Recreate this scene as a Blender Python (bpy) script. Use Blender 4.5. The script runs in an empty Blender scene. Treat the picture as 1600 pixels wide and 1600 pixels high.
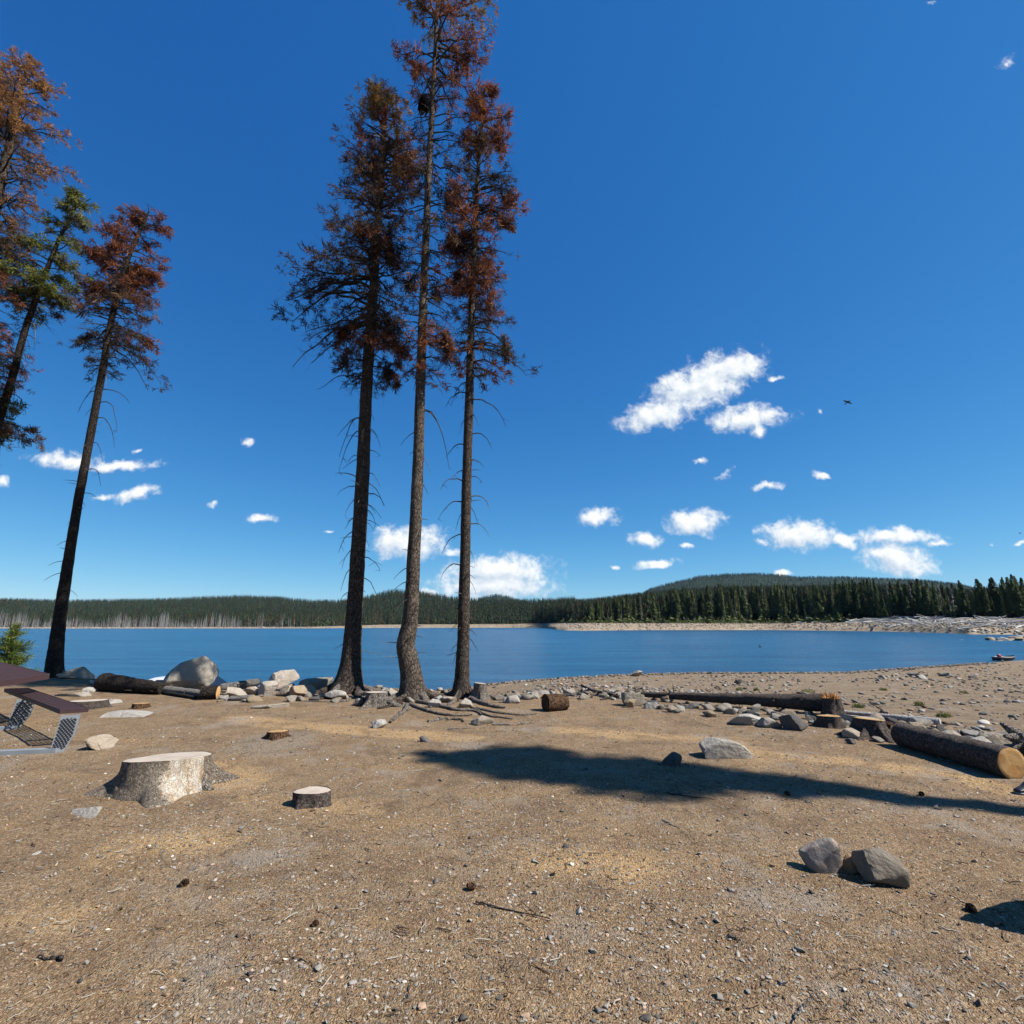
import bpy, math, random
import numpy as np
R = math.radians
rng = np.random.default_rng(7)
random.seed(7)
C = bpy.context.scene.collection
scene = bpy.context.scene

# ------------------------------------------------------------------ camera maths
PITCH = math.atan(177 / 800)
CP, SP = math.cos(PITCH), math.sin(PITCH)
EYE = np.array([0.0, 0.0, 1.6])
SUN_EL, SUN_AZ = 46.5, 106.0
def ray(px, py):
    a = (px - 800) / 800.0; v = (800 - py) / 800.0
    return np.array([a, CP - v * SP, SP + v * CP])
def U(px):                                   # picture column -> x/y slope at the horizon
    return (px - 800) / 800.0 / 1.024
def at_plane(px, py, Y):                     # point of the upright plane y = Y seen at a pixel
    d = ray(px, py); return EYE + d * (Y / d[1])
def at_depth(px, py, t):
    return EYE + ray(px, py) * t

# ------------------------------------------------------------------ noise
def _hash(i, j, k, s):
    h = (i * 374761393 + j * 668265263 + k * 2147483647 + s * 974634777) & 0xffffffff
    h = ((h ^ (h >> 13)) * 1274126177) & 0xffffffff
    return ((h ^ (h >> 16)) & 0xffff) / 65535.0
def vnoise(p, s=0):
    p = np.asarray(p, float); f = np.floor(p); w = p - f; w = w * w * (3 - 2 * w); f = f.astype(np.int64)
    out = 0
    for dx in (0, 1):
        for dy in (0, 1):
            for dz in (0, 1):
                wt = (w[..., 0] if dx else 1 - w[..., 0]) * (w[..., 1] if dy else 1 - w[..., 1]) * (w[..., 2] if dz else 1 - w[..., 2])
                out = out + wt * _hash(f[..., 0] + dx, f[..., 1] + dy, f[..., 2] + dz, s)
    return out
def fbm(p, s=0, o=4, g=0.5):
    r = 0; a = 1; t = 0
    for k in range(o):
        r = r + a * vnoise(np.asarray(p) * 2 ** k, s + k); t += a; a *= g
    return r / t - 0.5
def fb2(x, y, sc, s=0, o=4):
    return fbm(np.stack([x * sc, y * sc, np.zeros_like(x) + .37], -1), s, o)
def sstep(x, a=0.0, b=1.0):
    t = np.clip((x - a) / (b - a), 0, 1); return t * t * (3 - 2 * t)

# ------------------------------------------------------------------ terrain
LAKE = -2.0
EDGE = np.array([[-40, 24], [-22, 19.5], [-14, 17], [-11, 15.6], [-8, 14.7], [-4, 14.0], [-1, 13.3], [1, 12.9], [3, 12.2], [5, 10.6], [7, 8.6], [10, 6.8], [14, 5], [40, 0]], float)
SHORE = np.array([[-200, 34], [-30, 29], [-10, 29], [-4.4, 30.6], [0, 34.6], [3, 36.8], [7.5, 39.3], [14.5, 41.2], [20, 41], [26, 41.5], [32.5, 45], [41.6, 49.5], [52.5, 55.5], [80, 66], [140, 90], [400, 120]], float)
FAR = [(-900, 590), (0, 590), (480, 610), (600, 760), (800, 800), (850, 740), (858, 560), (868, 440), (884, 372), (905, 356), (1000, 400), (1200, 410), (1330, 340), (1420, 290), (1496, 232), (1512, 215), (1524, 212), (1600, 205), (1900, 190), (2600, 190)]
TREEL = [(-900, 650), (0, 650), (480, 670), (600, 860), (840, 830), (872, 640), (915, 480), (1000, 480), (1200, 470), (1330, 400), (1420, 345), (1500, 300), (1600, 268), (1900, 260), (2600, 260)]
TREEZ = [(-900, 979.8), (0, 979.8), (480, 979.3), (600, 976), (800, 974.5), (900, 972.5), (1200, 971), (1330, 967.5), (1400, 966), (1500, 966), (1600, 967), (2600, 967)]
SKY1 = [(-900, 940), (0, 935), (100, 937.5), (250, 935), (370, 930), (430, 932), (480, 937), (530, 937), (575, 930), (610, 921), (640, 922), (670, 926), (700, 932), (740, 936), (800, 937), (870, 936), (930, 931), (980, 924), (1050, 917), (1200, 916), (1500, 918), (2600, 918)]
RDIST = [(-900, 2300), (300, 2300), (500, 2200), (560, 1700), (680, 1700), (760, 1500), (870, 1200), (980, 1000), (1200, 900), (2600, 800)]
SKY2 = [(-900, 960), (700, 955), (735, 942), (755, 933), (775, 930), (795, 933), (830, 944), (980, 945), (1020, 921), (1060, 911), (1100, 902), (1150, 898.5), (1190, 898), (1230, 900), (1260, 904), (1290, 903), (1330, 903.5), (1400, 906), (1450, 908), (1510, 914), (1540, 922), (1700, 950), (2600, 955)]
def tab(T, u, conv=True):
    T = np.array(T, float); return np.interp(u, U(T[:, 0]), T[:, 1])
def px2z(py, dist): return 1.6 + (977 - py) * 0.00122 * dist
def terrain(x, y):
    x = np.asarray(x, float); y = np.asarray(y, float)
    E = np.interp(x, EDGE[:, 0], EDGE[:, 1]); S = np.interp(x, SHORE[:, 0], SHORE[:, 1])
    f = np.clip((y - E) / (S - E), 0, 1)
    steep = -1.72 * sstep(y - E, 0, 4.2) - 0.28 * f
    soft = -2.0 * (0.35 * sstep(f * 1.2) + 0.65 * f)
    b = sstep(x, -2.5, 3.0)
    z = steep * (1 - b) + soft * b
    z = z + (-1.4 * sstep(y - S, 0, 14) - 2.5 * sstep(y - S, 10, 60)) * (y > S)
    z = z - 0.06 * np.clip((y - S) * 0.6, 0, 1) * (y > S)
    z = z + 0.10 * fb2(x, y, 0.35, 3, 3) * np.clip((S - y) / 6, 0, 1) * (1 + 1.0 * sstep(y - E, -1, 1) * (1 - sstep(y - E, 8, 20)))
    # far shore
    yy = np.maximum(y, 1.0); u = x / yy
    F = tab(FAR, u) * (1 + 0.012 * fb2(u * 100, u * 0, 0.35, 9, 3)); T = tab(TREEL, u); D = tab(RDIST, u)
    zT = px2z(tab(TREEZ, u), T); zR = px2z(tab(SKY1, u), D) - 17
    g = np.clip((y - F) / (T - F), 0, 1)
    zf = LAKE + (zT - LAKE) * (0.25 * sstep(g * 6) * 0.6 + 0.85 * g ** 0.9)
    zf = np.where(g >= 1, 0, zf)
    h = np.clip((y - T) / (D - T), 0, 1)
    zh = zT + (zR - zT) * (0.35 * h + 0.65 * sstep(h)) + 6 * fb2(x, y, 0.006, 21, 3) * h
    z2 = px2z(tab(SKY2, u), 4300) - 12
    h2 = np.clip((y - D) / (4300 - D), 0, 1)
    zh = np.where(y > D, np.maximum(zR, 0) * (1 - sstep(h2 * 3) * 0.6) * (1 - h2) + z2 * sstep(h2, 0.35, 1.0) + 6 * fb2(x, y, 0.006, 21, 3), zh)
    zh = np.where(y > 4300, z2 - (y - 4300) * 0.15, zh)
    zh = np.where(y > 4300, np.maximum(zh, -10), zh)
    pre = -8 + 6 * np.clip(1 - (F - y) / 40, 0, 1)
    far = np.where(y < F, pre, np.where(g < 1, zf, zh))
    z = np.where(y > 110, far, z)
    # rocky spit low in front of the right bank
    sp = np.exp(-((x - 146) / 32.0) ** 4) * np.exp(-((y - (131 + 0.05 * (x - 118) + 5 * fb2(x, y, .09, 13, 3))) / 6.5) ** 2)
    z = np.where((sp > 0.02) & (y > 90) & (y < 180), np.maximum(z, -3.2 + 2.0 * sp), z)
    z = np.where((y < 0), -0.0 * y + 0.1 * fb2(x, y, 0.35, 3, 3), z)
    return z
_T = np.concatenate([np.linspace(1.2, 60, 6000), np.geomspace(60, 800, 4000)])
def P(px, py):                              # where the view ray meets the ground
    d = ray(px, py); q = EYE + d * _T[:, None]
    g = np.maximum(terrain(q[:, 0], q[:, 1]), -99)
    k = np.argmax(q[:, 2] <= g)
    if q[k, 2] > g[k]: return at_depth(px, py, 100)
    q0, q1 = q[k - 1], q[k]; a = (q0[2] - g[k - 1]); b = (g[k] - q1[2]); w = a / (a + b + 1e-9)
    r = q0 + (q1 - q0) * w; return r
def depth(p): return (p[1]) * CP + (p[2] - 1.6) * SP
def gz(x, y): return float(terrain(np.array([x]), np.array([y]))[0])

# ------------------------------------------------------------------ mesh helpers
def mesh_np(name, V, F, mat=None, cols=None, smooth=True, quad=None):
    """V (n,3); F (m,3) or (m,4) or list of such arrays"""
    if not isinstance(F, (list, tuple)): F = [F]
    F = [np.asarray(f, dtype=np.int32) for f in F if len(f)]
    me = bpy.data.meshes.new(name)
    me.vertices.add(len(V)); me.vertices.foreach_set('co', np.asarray(V, dtype=np.float32).ravel())
    li = np.concatenate([f.ravel() for f in F]); tot = np.concatenate([np.full(len(f), f.shape[1], np.int32) for f in F])
    st = np.concatenate([[0], np.cumsum(tot)[:-1]]).astype(np.int32)
    me.loops.add(len(li)); me.loops.foreach_set('vertex_index', li)
    me.polygons.add(len(tot)); me.polygons.foreach_set('loop_start', st)
    me.polygons.foreach_set('use_smooth', np.full(len(tot), smooth, dtype=bool))
    me.update(calc_edges=True)
    if cols is not None:
        at = me.color_attributes.new('col', 'FLOAT_COLOR', 'POINT')
        cc = np.ones((len(V), 4), np.float32); cc[:, :np.shape(cols)[1]] = cols; at.data.foreach_set('color', cc.ravel())
    if mat is not None:
        for m in (mat if isinstance(mat, (list, tuple)) else [mat]): me.materials.append(m)
    me.validate()
    return me
def link(name, me, parent=None, loc=None):
    o = bpy.data.objects.new(name, me); C.objects.link(o)
    if parent is not None: o.parent = parent
    if loc is not None: o.location = loc
    return o
def tag(o, label=None, cat=None, group=None, kind=None):
    if label: o['label'] = label
    if cat: o['category'] = cat
    if group: o['group'] = group
    if kind: o['kind'] = kind
    return o
def empty(name, loc=(0, 0, 0), rz=0):
    o = bpy.data.objects.new(name, None); o.empty_display_size = 0.2; C.objects.link(o); o.location = loc; o.rotation_euler = (0, 0, rz); return o
def copy_tree(o, parent=None):
    c = o.copy(); C.objects.link(c); c.parent = parent
    for ch in list(o.children): copy_tree(ch, c)
    return c
class MB:
    def __init__(s): s.V = []; s.F3 = []; s.F4 = []; s.n = 0; s.C = []
    def add(s, V, F, col=None):
        V = np.asarray(V, float); F = np.asarray(F, int)
        (s.F3 if F.shape[1] == 3 else s.F4).append(F + s.n); s.V.append(V); s.n += len(V)
        s.C.append(np.zeros((len(V), 3)) + (np.array(col) if col is not None else .5))
    def box(s, c, sz, rot=None):
        c = np.array(c, float); h = np.array(sz, float) / 2
        q = np.array([[x, y, z] for x in (-1, 1) for y in (-1, 1) for z in (-1, 1)], float) * h
        if rot is not None: q = q @ np.array(rot).T
        s.add(q + c, [[0, 1, 3, 2], [4, 6, 7, 5], [0, 4, 5, 1], [2, 3, 7, 6], [0, 2, 6, 4], [1, 5, 7, 3]])
    def hexa(s, q):                           # eight corners: bottom four then top four
        s.add(q, [[0, 3, 2, 1], [4, 5, 6, 7], [0, 1, 5, 4], [1, 2, 6, 5], [2, 3, 7, 6], [3, 0, 4, 7]])
    def tube(s, P_, r, n=8, cap=True, col=None):
        V, F = tubes(np.asarray(P_, float)[None], np.asarray(r, float)[None] * np.ones(len(P_)) if np.ndim(r) else np.full((1, len(P_)), r), n)
        b = s.n; s.add(V, F, col)
        if cap:
            K = len(P_)
            for k in (0, K - 1):
                c = np.asarray(P_, float)[k]; s.add(np.vstack([V[k * n:(k + 1) * n], c]), [[i, (i + 1) % n, n] for i in range(n)], col)
    def build(s, name, mat, parent=None, smooth=False, cols=False):
        me = mesh_np(name, np.vstack(s.V), [np.vstack(f) for f in (s.F3, s.F4) if f], mat, np.vstack(s.C) if cols else None, smooth)
        return link(name, me, parent)
def tubes(Pts, Rad, n=4):
    """batch of polylines (N,K,3) with radii (N,K)"""
    N, K, _ = Pts.shape
    T = np.gradient(Pts, axis=1); T /= np.linalg.norm(T, axis=2, keepdims=True) + 1e-9
    ref = np.where(np.abs(T[:, :1, 2:3]) > 0.8, np.array([1.0, 0, 0]), np.array([0, 0, 1.0])) + np.zeros_like(T)
    A = np.cross(T, ref); A /= np.linalg.norm(A, axis=2, keepdims=True) + 1e-9
    B = np.cross(T, A)
    th = np.arange(n) * 2 * math.pi / n
    V = Pts[:, :, None] + Rad[:, :, None, None] * (A[:, :, None] * np.cos(th)[:, None] + B[:, :, None] * np.sin(th)[:, None])
    idx = np.arange(N * K * n).reshape(N, K, n)
    a = idx[:, :-1]; b = np.roll(a, -1, 2); c = idx[:, 1:]; d = np.roll(c, -1, 2)
    return V.reshape(-1, 3), np.stack([a, b, d, c], -1).reshape(-1, 4)
def ico(sub):
    import bmesh
    bm = bmesh.new(); bmesh.ops.create_icosphere(bm, subdivisions=sub, radius=1)
    V = np.array([v.co[:] for v in bm.verts]); F = np.array([[v.index for v in f.verts] for f in bm.faces]); bm.free(); return V, F
ICO = {k: ico(k) for k in (1, 2, 3, 4, 5)}

# ------------------------------------------------------------------ materials
class NT:
    def __init__(s, tree): s.t = tree; s.n = tree.nodes; s.l = tree.links
    def new(s, typ, **kw):
        nd = s.n.new(typ)
        for k, v in kw.items(): setattr(nd, k, v)
        return nd
    def put(s, sock, v):
        if hasattr(v, 'is_linked') or isinstance(v, bpy.types.NodeSocket): s.l.new(v, sock)
        elif v is not None:
            if isinstance(v, (tuple, list)) and len(v) == 3 and sock.type == 'RGBA': v = (*v, 1)
            sock.default_value = v
    def math(s, op, a, b=None, c=None, clamp=False):
        nd = s.new('ShaderNodeMath', operation=op, use_clamp=clamp)
        s.put(nd.inputs[0], a)
        if b is not None: s.put(nd.inputs[1], b)
        if c is not None: s.put(nd.inputs[2], c)
        return nd.outputs[0]
    def mix(s, f, a, b, mode='MIX'):
        nd = s.new('ShaderNodeMix', data_type='RGBA', blend_type=mode); nd.clamp_factor = True
        s.put(nd.inputs[0], f); s.put(nd.inputs[6], a); s.put(nd.inputs[7], b); return nd.outputs[2]
    def ramp(s, f, stops, interp='LINEAR'):
        nd = s.new('ShaderNodeValToRGB'); cr = nd.color_ramp; cr.interpolation = interp
        while len(cr.elements) < len(stops): cr.elements.new(0.5)
        for e, (p, c) in zip(cr.elements, stops):
            e.position = p; e.color = (*c, 1) if isinstance(c, (tuple, list)) else (c, c, c, 1)
        s.put(nd.inputs[0], f); return nd.outputs[0]
    def noise(s, vec, scale, detail=4, rough=.5, dist=0, out=0):
        nd = s.new('ShaderNodeTexNoise'); s.put(nd.inputs['Vector'], vec); nd.inputs['Scale'].default_value = scale
        nd.inputs['Detail'].default_value = detail; nd.inputs['Roughness'].default_value = rough; nd.inputs['Distortion'].default_value = dist
        return nd.outputs[out]
    def voro(s, vec, scale, feature='F1', rnd=1.0):
        nd = s.new('ShaderNodeTexVoronoi', feature=feature); s.put(nd.inputs['Vector'], vec); nd.inputs['Scale'].default_value = scale
        nd.inputs['Randomness'].default_value = rnd; return nd
    def mapr(s, f, a, b, c=0, d=1, smooth=False):
        nd = s.new('ShaderNodeMapRange', clamp=True); nd.interpolation_type = 'SMOOTHSTEP' if smooth else 'LINEAR'
        s.put(nd.inputs[0], f)
        for i, v in zip((1, 2, 3, 4), (a, b, c, d)): nd.inputs[i].default_value = v
        return nd.outputs[0]
    def scale(s, vec, xyz):
        nd = s.new('ShaderNodeMapping'); s.put(nd.inputs[0], vec); nd.inputs['Scale'].default_value = xyz; return nd.outputs[0]
    def bump(s, h, strength=.5, dist=.02, normal=None):
        nd = s.new('ShaderNodeBump'); nd.inputs['Strength'].default_value = strength; nd.inputs['Distance'].default_value = dist
        s.put(nd.inputs['Height'], h)
        if normal is not None: s.put(nd.inputs['Normal'], normal)
        return nd.outputs[0]
def material(name):
    m = bpy.data.materials.new(name); m.use_nodes = True; t = NT(m.node_tree); bs = m.node_tree.nodes['Principled BSDF']
    bs.inputs['Specular IOR Level'].default_value = .25; bs.inputs['Roughness'].default_value = .9
    tc = t.new('ShaderNodeTexCoord'); return m, t, bs, tc
ALB = .645
def setp(t, bs, **kw):
    if 'Base_Color' in kw and 'IOR' not in kw:
        mm = t.new('ShaderNodeMix', data_type='RGBA', blend_type='MULTIPLY'); mm.inputs[0].default_value = 1; t.put(mm.inputs[6], kw['Base_Color']); mm.inputs[7].default_value = (ALB, ALB, ALB, 1); kw['Base_Color'] = mm.outputs[2]
    for k, v in kw.items(): t.put(bs.inputs[k.replace('_', ' ')], v)
def simple(name, col, rough=.6, metal=0.0, spec=.4, var=.15, nscale=12):
    m, t, bs, tc = material(name)
    n = t.noise(tc.outputs['Object'], nscale, 4)
    c = t.mix(t.mapr(n, .3, .7), tuple(v * (1 - var) for v in col), tuple(min(1, v * (1 + var)) for v in col))
    setp(t, bs, Base_Color=c, Roughness=rough, Metallic=metal, Specular_IOR_Level=spec); return m

def mat_ground():
    m, t, bs, tc = material('ground_dirt'); P0 = tc.outputs['Object']
    zn_ = t.new('ShaderNodeVertexColor', layer_name='col'); zone = zn_.outputs['Color']; strawA = zn_.outputs['Alpha']
    sep = t.new('ShaderNodeSeparateColor'); t.put(sep.inputs[0], zone)
    beach, bank, wood = sep.outputs[0], sep.outputs[1], sep.outputs[2]
    big = t.noise(P0, .55, 5, .6); mid = t.noise(P0, 3.2, 6, .65, .4)
    fine = t.noise(P0, 60, 4, .7)
    # duff, dust and needle litter
    c = t.ramp(mid, [(.30, (.165, .108, .070)), (.5, (.27, .190, .125)), (.7, (.37, .290, .205))])
    straw = t.math('MULTIPLY', t.mapr(t.noise(t.scale(P0, (.5, 1.6, 1)), .9, 4, .6), .52, .68, 0, 1, True), t.mapr(beach, 0, .5, 1, 0))
    c = t.mix(t.math('MULTIPLY', straw, .5), c, (.46, .30, .13))
    stm = t.mapr(t.math('ADD', strawA, t.math('MULTIPLY', t.math('SUBTRACT', t.noise(P0, 3, 5, .7), .5), .5)), .55, .82, 0, .92); gp = t.mapr(t.math('ADD', strawA, t.math('MULTIPLY', t.math('SUBTRACT', t.noise(P0, 5, 4, .7), .5), .4)), .38, .15, 0, 1)
    c = t.mix(stm, c, t.mix(t.mapr(t.noise(P0, 55, 3, .7), .35, .65), (.50, .32, .15), (.88, .64, .35))); c = t.mix(gp, c, (.30, .28, .26))
    # chips: two sizes of stretched cells with a value of their own
    warp = t.new('ShaderNodeVectorMath', operation='ADD'); t.put(warp.inputs[0], P0)
    wn = t.new('ShaderNodeVectorMath', operation='SCALE'); t.put(wn.inputs[0], t.noise(P0, 25, 2, .5, 0, 1)); wn.inputs['Scale'].default_value = .05; t.put(warp.inputs[1], wn.outputs[0])
    va = t.voro(t.scale(warp.outputs[0], (1, 1.9, 1)), 95); vb = t.voro(t.scale(warp.outputs[0], (2.0, .9, 1)), 60)
    sa = t.new('ShaderNodeSeparateColor'); t.put(sa.inputs[0], va.outputs['Color'])
    sb = t.new('ShaderNodeSeparateColor'); t.put(sb.inputs[0], vb.outputs['Color'])
    chip = t.ramp(sa.outputs[0], [(0, (.07, .042, .026)), (.25, (.16, .10, .06)), (.55, (.36, .23, .12)), (.8, (.54, .39, .23)), (1, (.70, .61, .49))])
    c = t.mix(t.mapr(sa.outputs[1], .35, .5, 0, .62), c, chip)
    chip2 = t.ramp(sb.outputs[0], [(0, (.05, .035, .025)), (.4, (.22, .13, .075)), (.75, (.43, .33, .22)), (1, (.62, .57, .50))])
    c = t.mix(t.math('MULTIPLY', t.mapr(sb.outputs[1], .6, .7), .6), c, chip2)
    # pebbles
    vp = t.voro(P0, 34, rnd=1.0); sp = t.new('ShaderNodeSeparateColor'); t.put(sp.inputs[0], vp.outputs['Color'])
    grav = t.noise(P0, .8, 3, .5)
    dens = t.math('SUBTRACT', t.mapr(grav, .35, .68, .98, .60), t.math('MULTIPLY', beach, .28))
    has = t.math('MULTIPLY', t.math('GREATER_THAN', sp.outputs[0], dens), t.mapr(vp.outputs['Distance'], .30, .40, 1, 0))
    pebc = t.ramp(sp.outputs[1], [(0, (.13, .11, .10)), (.4, (.27, .24, .21)), (.8, (.40, .36, .31)), (1, (.58, .54, .49))])
    c = t.mix(has, c, pebc)
    # beach: paler grey-brown dust
    bc = t.ramp(t.noise(P0, 1.1, 7, .7, .5), [(.3, (.19, .142, .105)), (.5, (.265, .21, .158)), (.68, (.35, .285, .215))])
    vs = t.voro(P0, 9); ss = t.new('ShaderNodeSeparateColor'); t.put(ss.inputs[0], vs.outputs['Color'])
    hs = t.math('MULTIPLY', t.math('GREATER_THAN', ss.outputs[0], .62), t.mapr(vs.outputs['Distance'], .30, .42, 1, 0))
    bc = t.mix(hs, bc, t.ramp(ss.outputs[1], [(0, (.16, .13, .11)), (.6, (.32, .28, .23)), (1, (.46, .42, .36))]))
    c = t.mix(t.math('MULTIPLY', beach, .8), c, bc)
    kb = t.noise(P0, .25, 6, .7)
    c = t.mix(bank, c, t.ramp(kb, [(.35, (.22, .17, .125)), (.52, (.36, .31, .25)), (.66, (.47, .43, .37))]))
    hs_ = t.new('ShaderNodeHueSaturation'); t.put(hs_.inputs['Color'], c); hs_.inputs['Saturation'].default_value = 1.02; hs_.inputs['Value'].default_value = 1.0; c = t.mix(1.0, hs_.outputs[0], (1.0, .91, .775), 'MULTIPLY'); c = t.mix(.05, c, (1.0, .80, .55))
    blot = t.noise(P0, 1.6, 6, .75, .6); c = t.mix(t.mapr(blot, .50, .62, 0, .75), c, t.mix(.6, c, (.12, .075, .048))); c = t.mix(t.mapr(t.noise(P0, .9, 5, .7), .54, .66, 0, .65), c, (.39, .33, .265)); c = t.mix(t.mapr(t.noise(P0, 1.3, 6, .75), .40, .30, 0, .6), c, (.33, .30, .275))
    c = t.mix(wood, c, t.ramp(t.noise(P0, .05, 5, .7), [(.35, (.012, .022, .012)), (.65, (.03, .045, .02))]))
    h = t.math('ADD', t.math('MULTIPLY', t.math('SUBTRACT', 1, va.outputs['Distance']), .35), t.math('MULTIPLY', has, .9))
    h = t.math('ADD', h, t.math('MULTIPLY', fine, .5)); h = t.math('ADD', h, t.math('MULTIPLY', mid, 1.5))
    h = t.math('ADD', h, t.math('MULTIPLY', t.math('SUBTRACT', 1, vb.outputs['Distance']), .5))
    nb = t.bump(h, 1.0, .018)
    setp(t, bs, Base_Color=c, Roughness=.95, Specular_IOR_Level=.12, Normal=nb); return m

def mat_bark(name, dark, light, sc=1.0, patch=None, sector=None, cr=.8):
    m, t, bs, tc = material(name); P0 = tc.outputs['Object']
    w = t.noise(P0, 6 * sc, 3, .6, 0, 1)
    add = t.new('ShaderNodeVectorMath', operation='ADD'); t.put(add.inputs[0], P0)
    s1 = t.new('ShaderNodeVectorMath', operation='SCALE'); t.put(s1.inputs[0], w); s1.inputs['Scale'].default_value = .12; t.put(add.inputs[1], s1.outputs[0])
    v = t.voro(t.scale(add.outputs[0], (1, 1, .38)), 21 * sc, 'DISTANCE_TO_EDGE'); v2 = t.voro(t.scale(add.outputs[0], (1, 1, .6)), 42 * sc)
    sv = t.new('ShaderNodeSeparateColor'); t.put(sv.inputs[0], v2.outputs['Color'])
    crack = t.mapr(v.outputs['Distance'], .0, .12)
    n = t.noise(P0, 9 * sc, 6, .7)
    c = t.mix(t.mapr(n, .3, .7), dark, light)
    c = t.mix(t.mapr(sv.outputs[0], .55, 1, 0, .5), c, tuple(min(1, k * 1.7) for k in light))
    c = t.mix(t.math('MULTIPLY', t.math('SUBTRACT', 1, crack), cr), c, tuple(k * .35 for k in dark))
    if patch:
        c = t.mix(t.mapr(t.noise(P0, 1.6, 3, .6), .56, .66, 0, .8), c, patch)
    if sector:                                # bark torn off one side: bare yellow and white wood
        sx = t.new('ShaderNodeSeparateXYZ'); t.put(sx.inputs[0], P0); an = t.math('ARCTAN2', sx.outputs[1], sx.outputs[0])
        dv = t.math('ADD', t.math('ABSOLUTE', t.math('SUBTRACT', an, sector[0])), t.math('MULTIPLY', t.math('SUBTRACT', t.noise(P0, 7, 5, .7), .5), .9))
        msk = t.mapr(dv, sector[1] - .06, sector[1] + .03, 1, 0)
        wood = t.mix(t.mapr(t.noise(t.scale(P0, (1, 1, .3)), 9, 5, .7), .36, .54), (.46, .29, .14), (.68, .60, .49))
        wood = t.mix(t.mapr(t.noise(t.scale(P0, (1, 1, .15)), 45, 3, .6), .55, .7, 0, .6), wood, (.22, .12, .06))
        c = t.mix(msk, c, wood)
    h = t.math('ADD', t.math('MULTIPLY', crack, 1), t.math('MULTIPLY', n, .6)); h = t.math('ADD', h, t.math('MULTIPLY', sv.outputs[1], .35))
    if sector: h = t.math('MULTIPLY', h, t.mapr(msk, 0, 1, .6, .2))
    setp(t, bs, Base_Color=c, Roughness=.95, Specular_IOR_Level=.15, Normal=t.bump(h, 1, .03)); return m

def mat_cut(name='cut_wood', base=(.52, .33, .15), dark=(.36, .19, .07), pale=None):
    m, t, bs, tc = material(name); P0 = tc.outputs['Object']      # rings about the local z axis
    sx = t.new('ShaderNodeSeparateXYZ'); t.put(sx.inputs[0], P0)
    r = t.math('SQRT', t.math('ADD', t.math('MULTIPLY', sx.outputs[0], sx.outputs[0]), t.math('MULTIPLY', sx.outputs[1], sx.outputs[1])))
    r = t.math('ADD', r, t.math('MULTIPLY', t.noise(P0, 6, 3), .03))
    ring = t.math('SINE', t.math('MULTIPLY', r, 420))
    c = t.mix(t.mapr(ring, -1, 1, 0, .35), base, dark)
    c = t.mix(t.mapr(t.noise(P0, 5, 4, .6), .48, .68, 0, .8), c, dark)
    c = t.mix(t.mapr(t.noise(t.scale(P0, (1, 6, 1)), 14, 3, .6), .55, .7, 0, .35), c, pale or tuple(min(1, k * 1.35) for k in base))
    v = t.voro(P0, 14, 'DISTANCE_TO_EDGE')
    c = t.mix(t.mapr(v.outputs['Distance'], 0, .012, .5, 0), c, tuple(k * .4 for k in dark))
    setp(t, bs, Base_Color=c, Roughness=.85, Specular_IOR_Level=.2, Normal=t.bump(t.noise(P0, 80, 4), .4, .006)); return m

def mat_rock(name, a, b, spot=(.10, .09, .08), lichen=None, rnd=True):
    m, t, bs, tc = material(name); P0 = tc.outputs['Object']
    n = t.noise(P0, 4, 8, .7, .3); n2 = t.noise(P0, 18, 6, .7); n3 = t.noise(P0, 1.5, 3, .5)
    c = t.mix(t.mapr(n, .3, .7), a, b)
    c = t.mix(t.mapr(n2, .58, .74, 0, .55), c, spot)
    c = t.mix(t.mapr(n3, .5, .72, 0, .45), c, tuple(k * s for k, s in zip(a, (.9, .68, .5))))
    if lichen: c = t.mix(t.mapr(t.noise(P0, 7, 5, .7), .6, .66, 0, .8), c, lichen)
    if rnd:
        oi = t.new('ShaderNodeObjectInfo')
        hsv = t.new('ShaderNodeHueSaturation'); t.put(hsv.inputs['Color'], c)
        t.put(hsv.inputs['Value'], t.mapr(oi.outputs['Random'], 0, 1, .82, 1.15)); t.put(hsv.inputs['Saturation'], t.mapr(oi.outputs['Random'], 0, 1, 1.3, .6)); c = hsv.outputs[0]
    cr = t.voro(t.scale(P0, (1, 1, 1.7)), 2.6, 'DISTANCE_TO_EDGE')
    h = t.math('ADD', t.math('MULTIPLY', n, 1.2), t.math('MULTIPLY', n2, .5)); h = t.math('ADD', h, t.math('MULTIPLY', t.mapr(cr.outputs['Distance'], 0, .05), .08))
    setp(t, bs, Base_Color=c, Roughness=.92, Specular_IOR_Level=.2, Normal=t.bump(h, .9, .05)); return m

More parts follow.
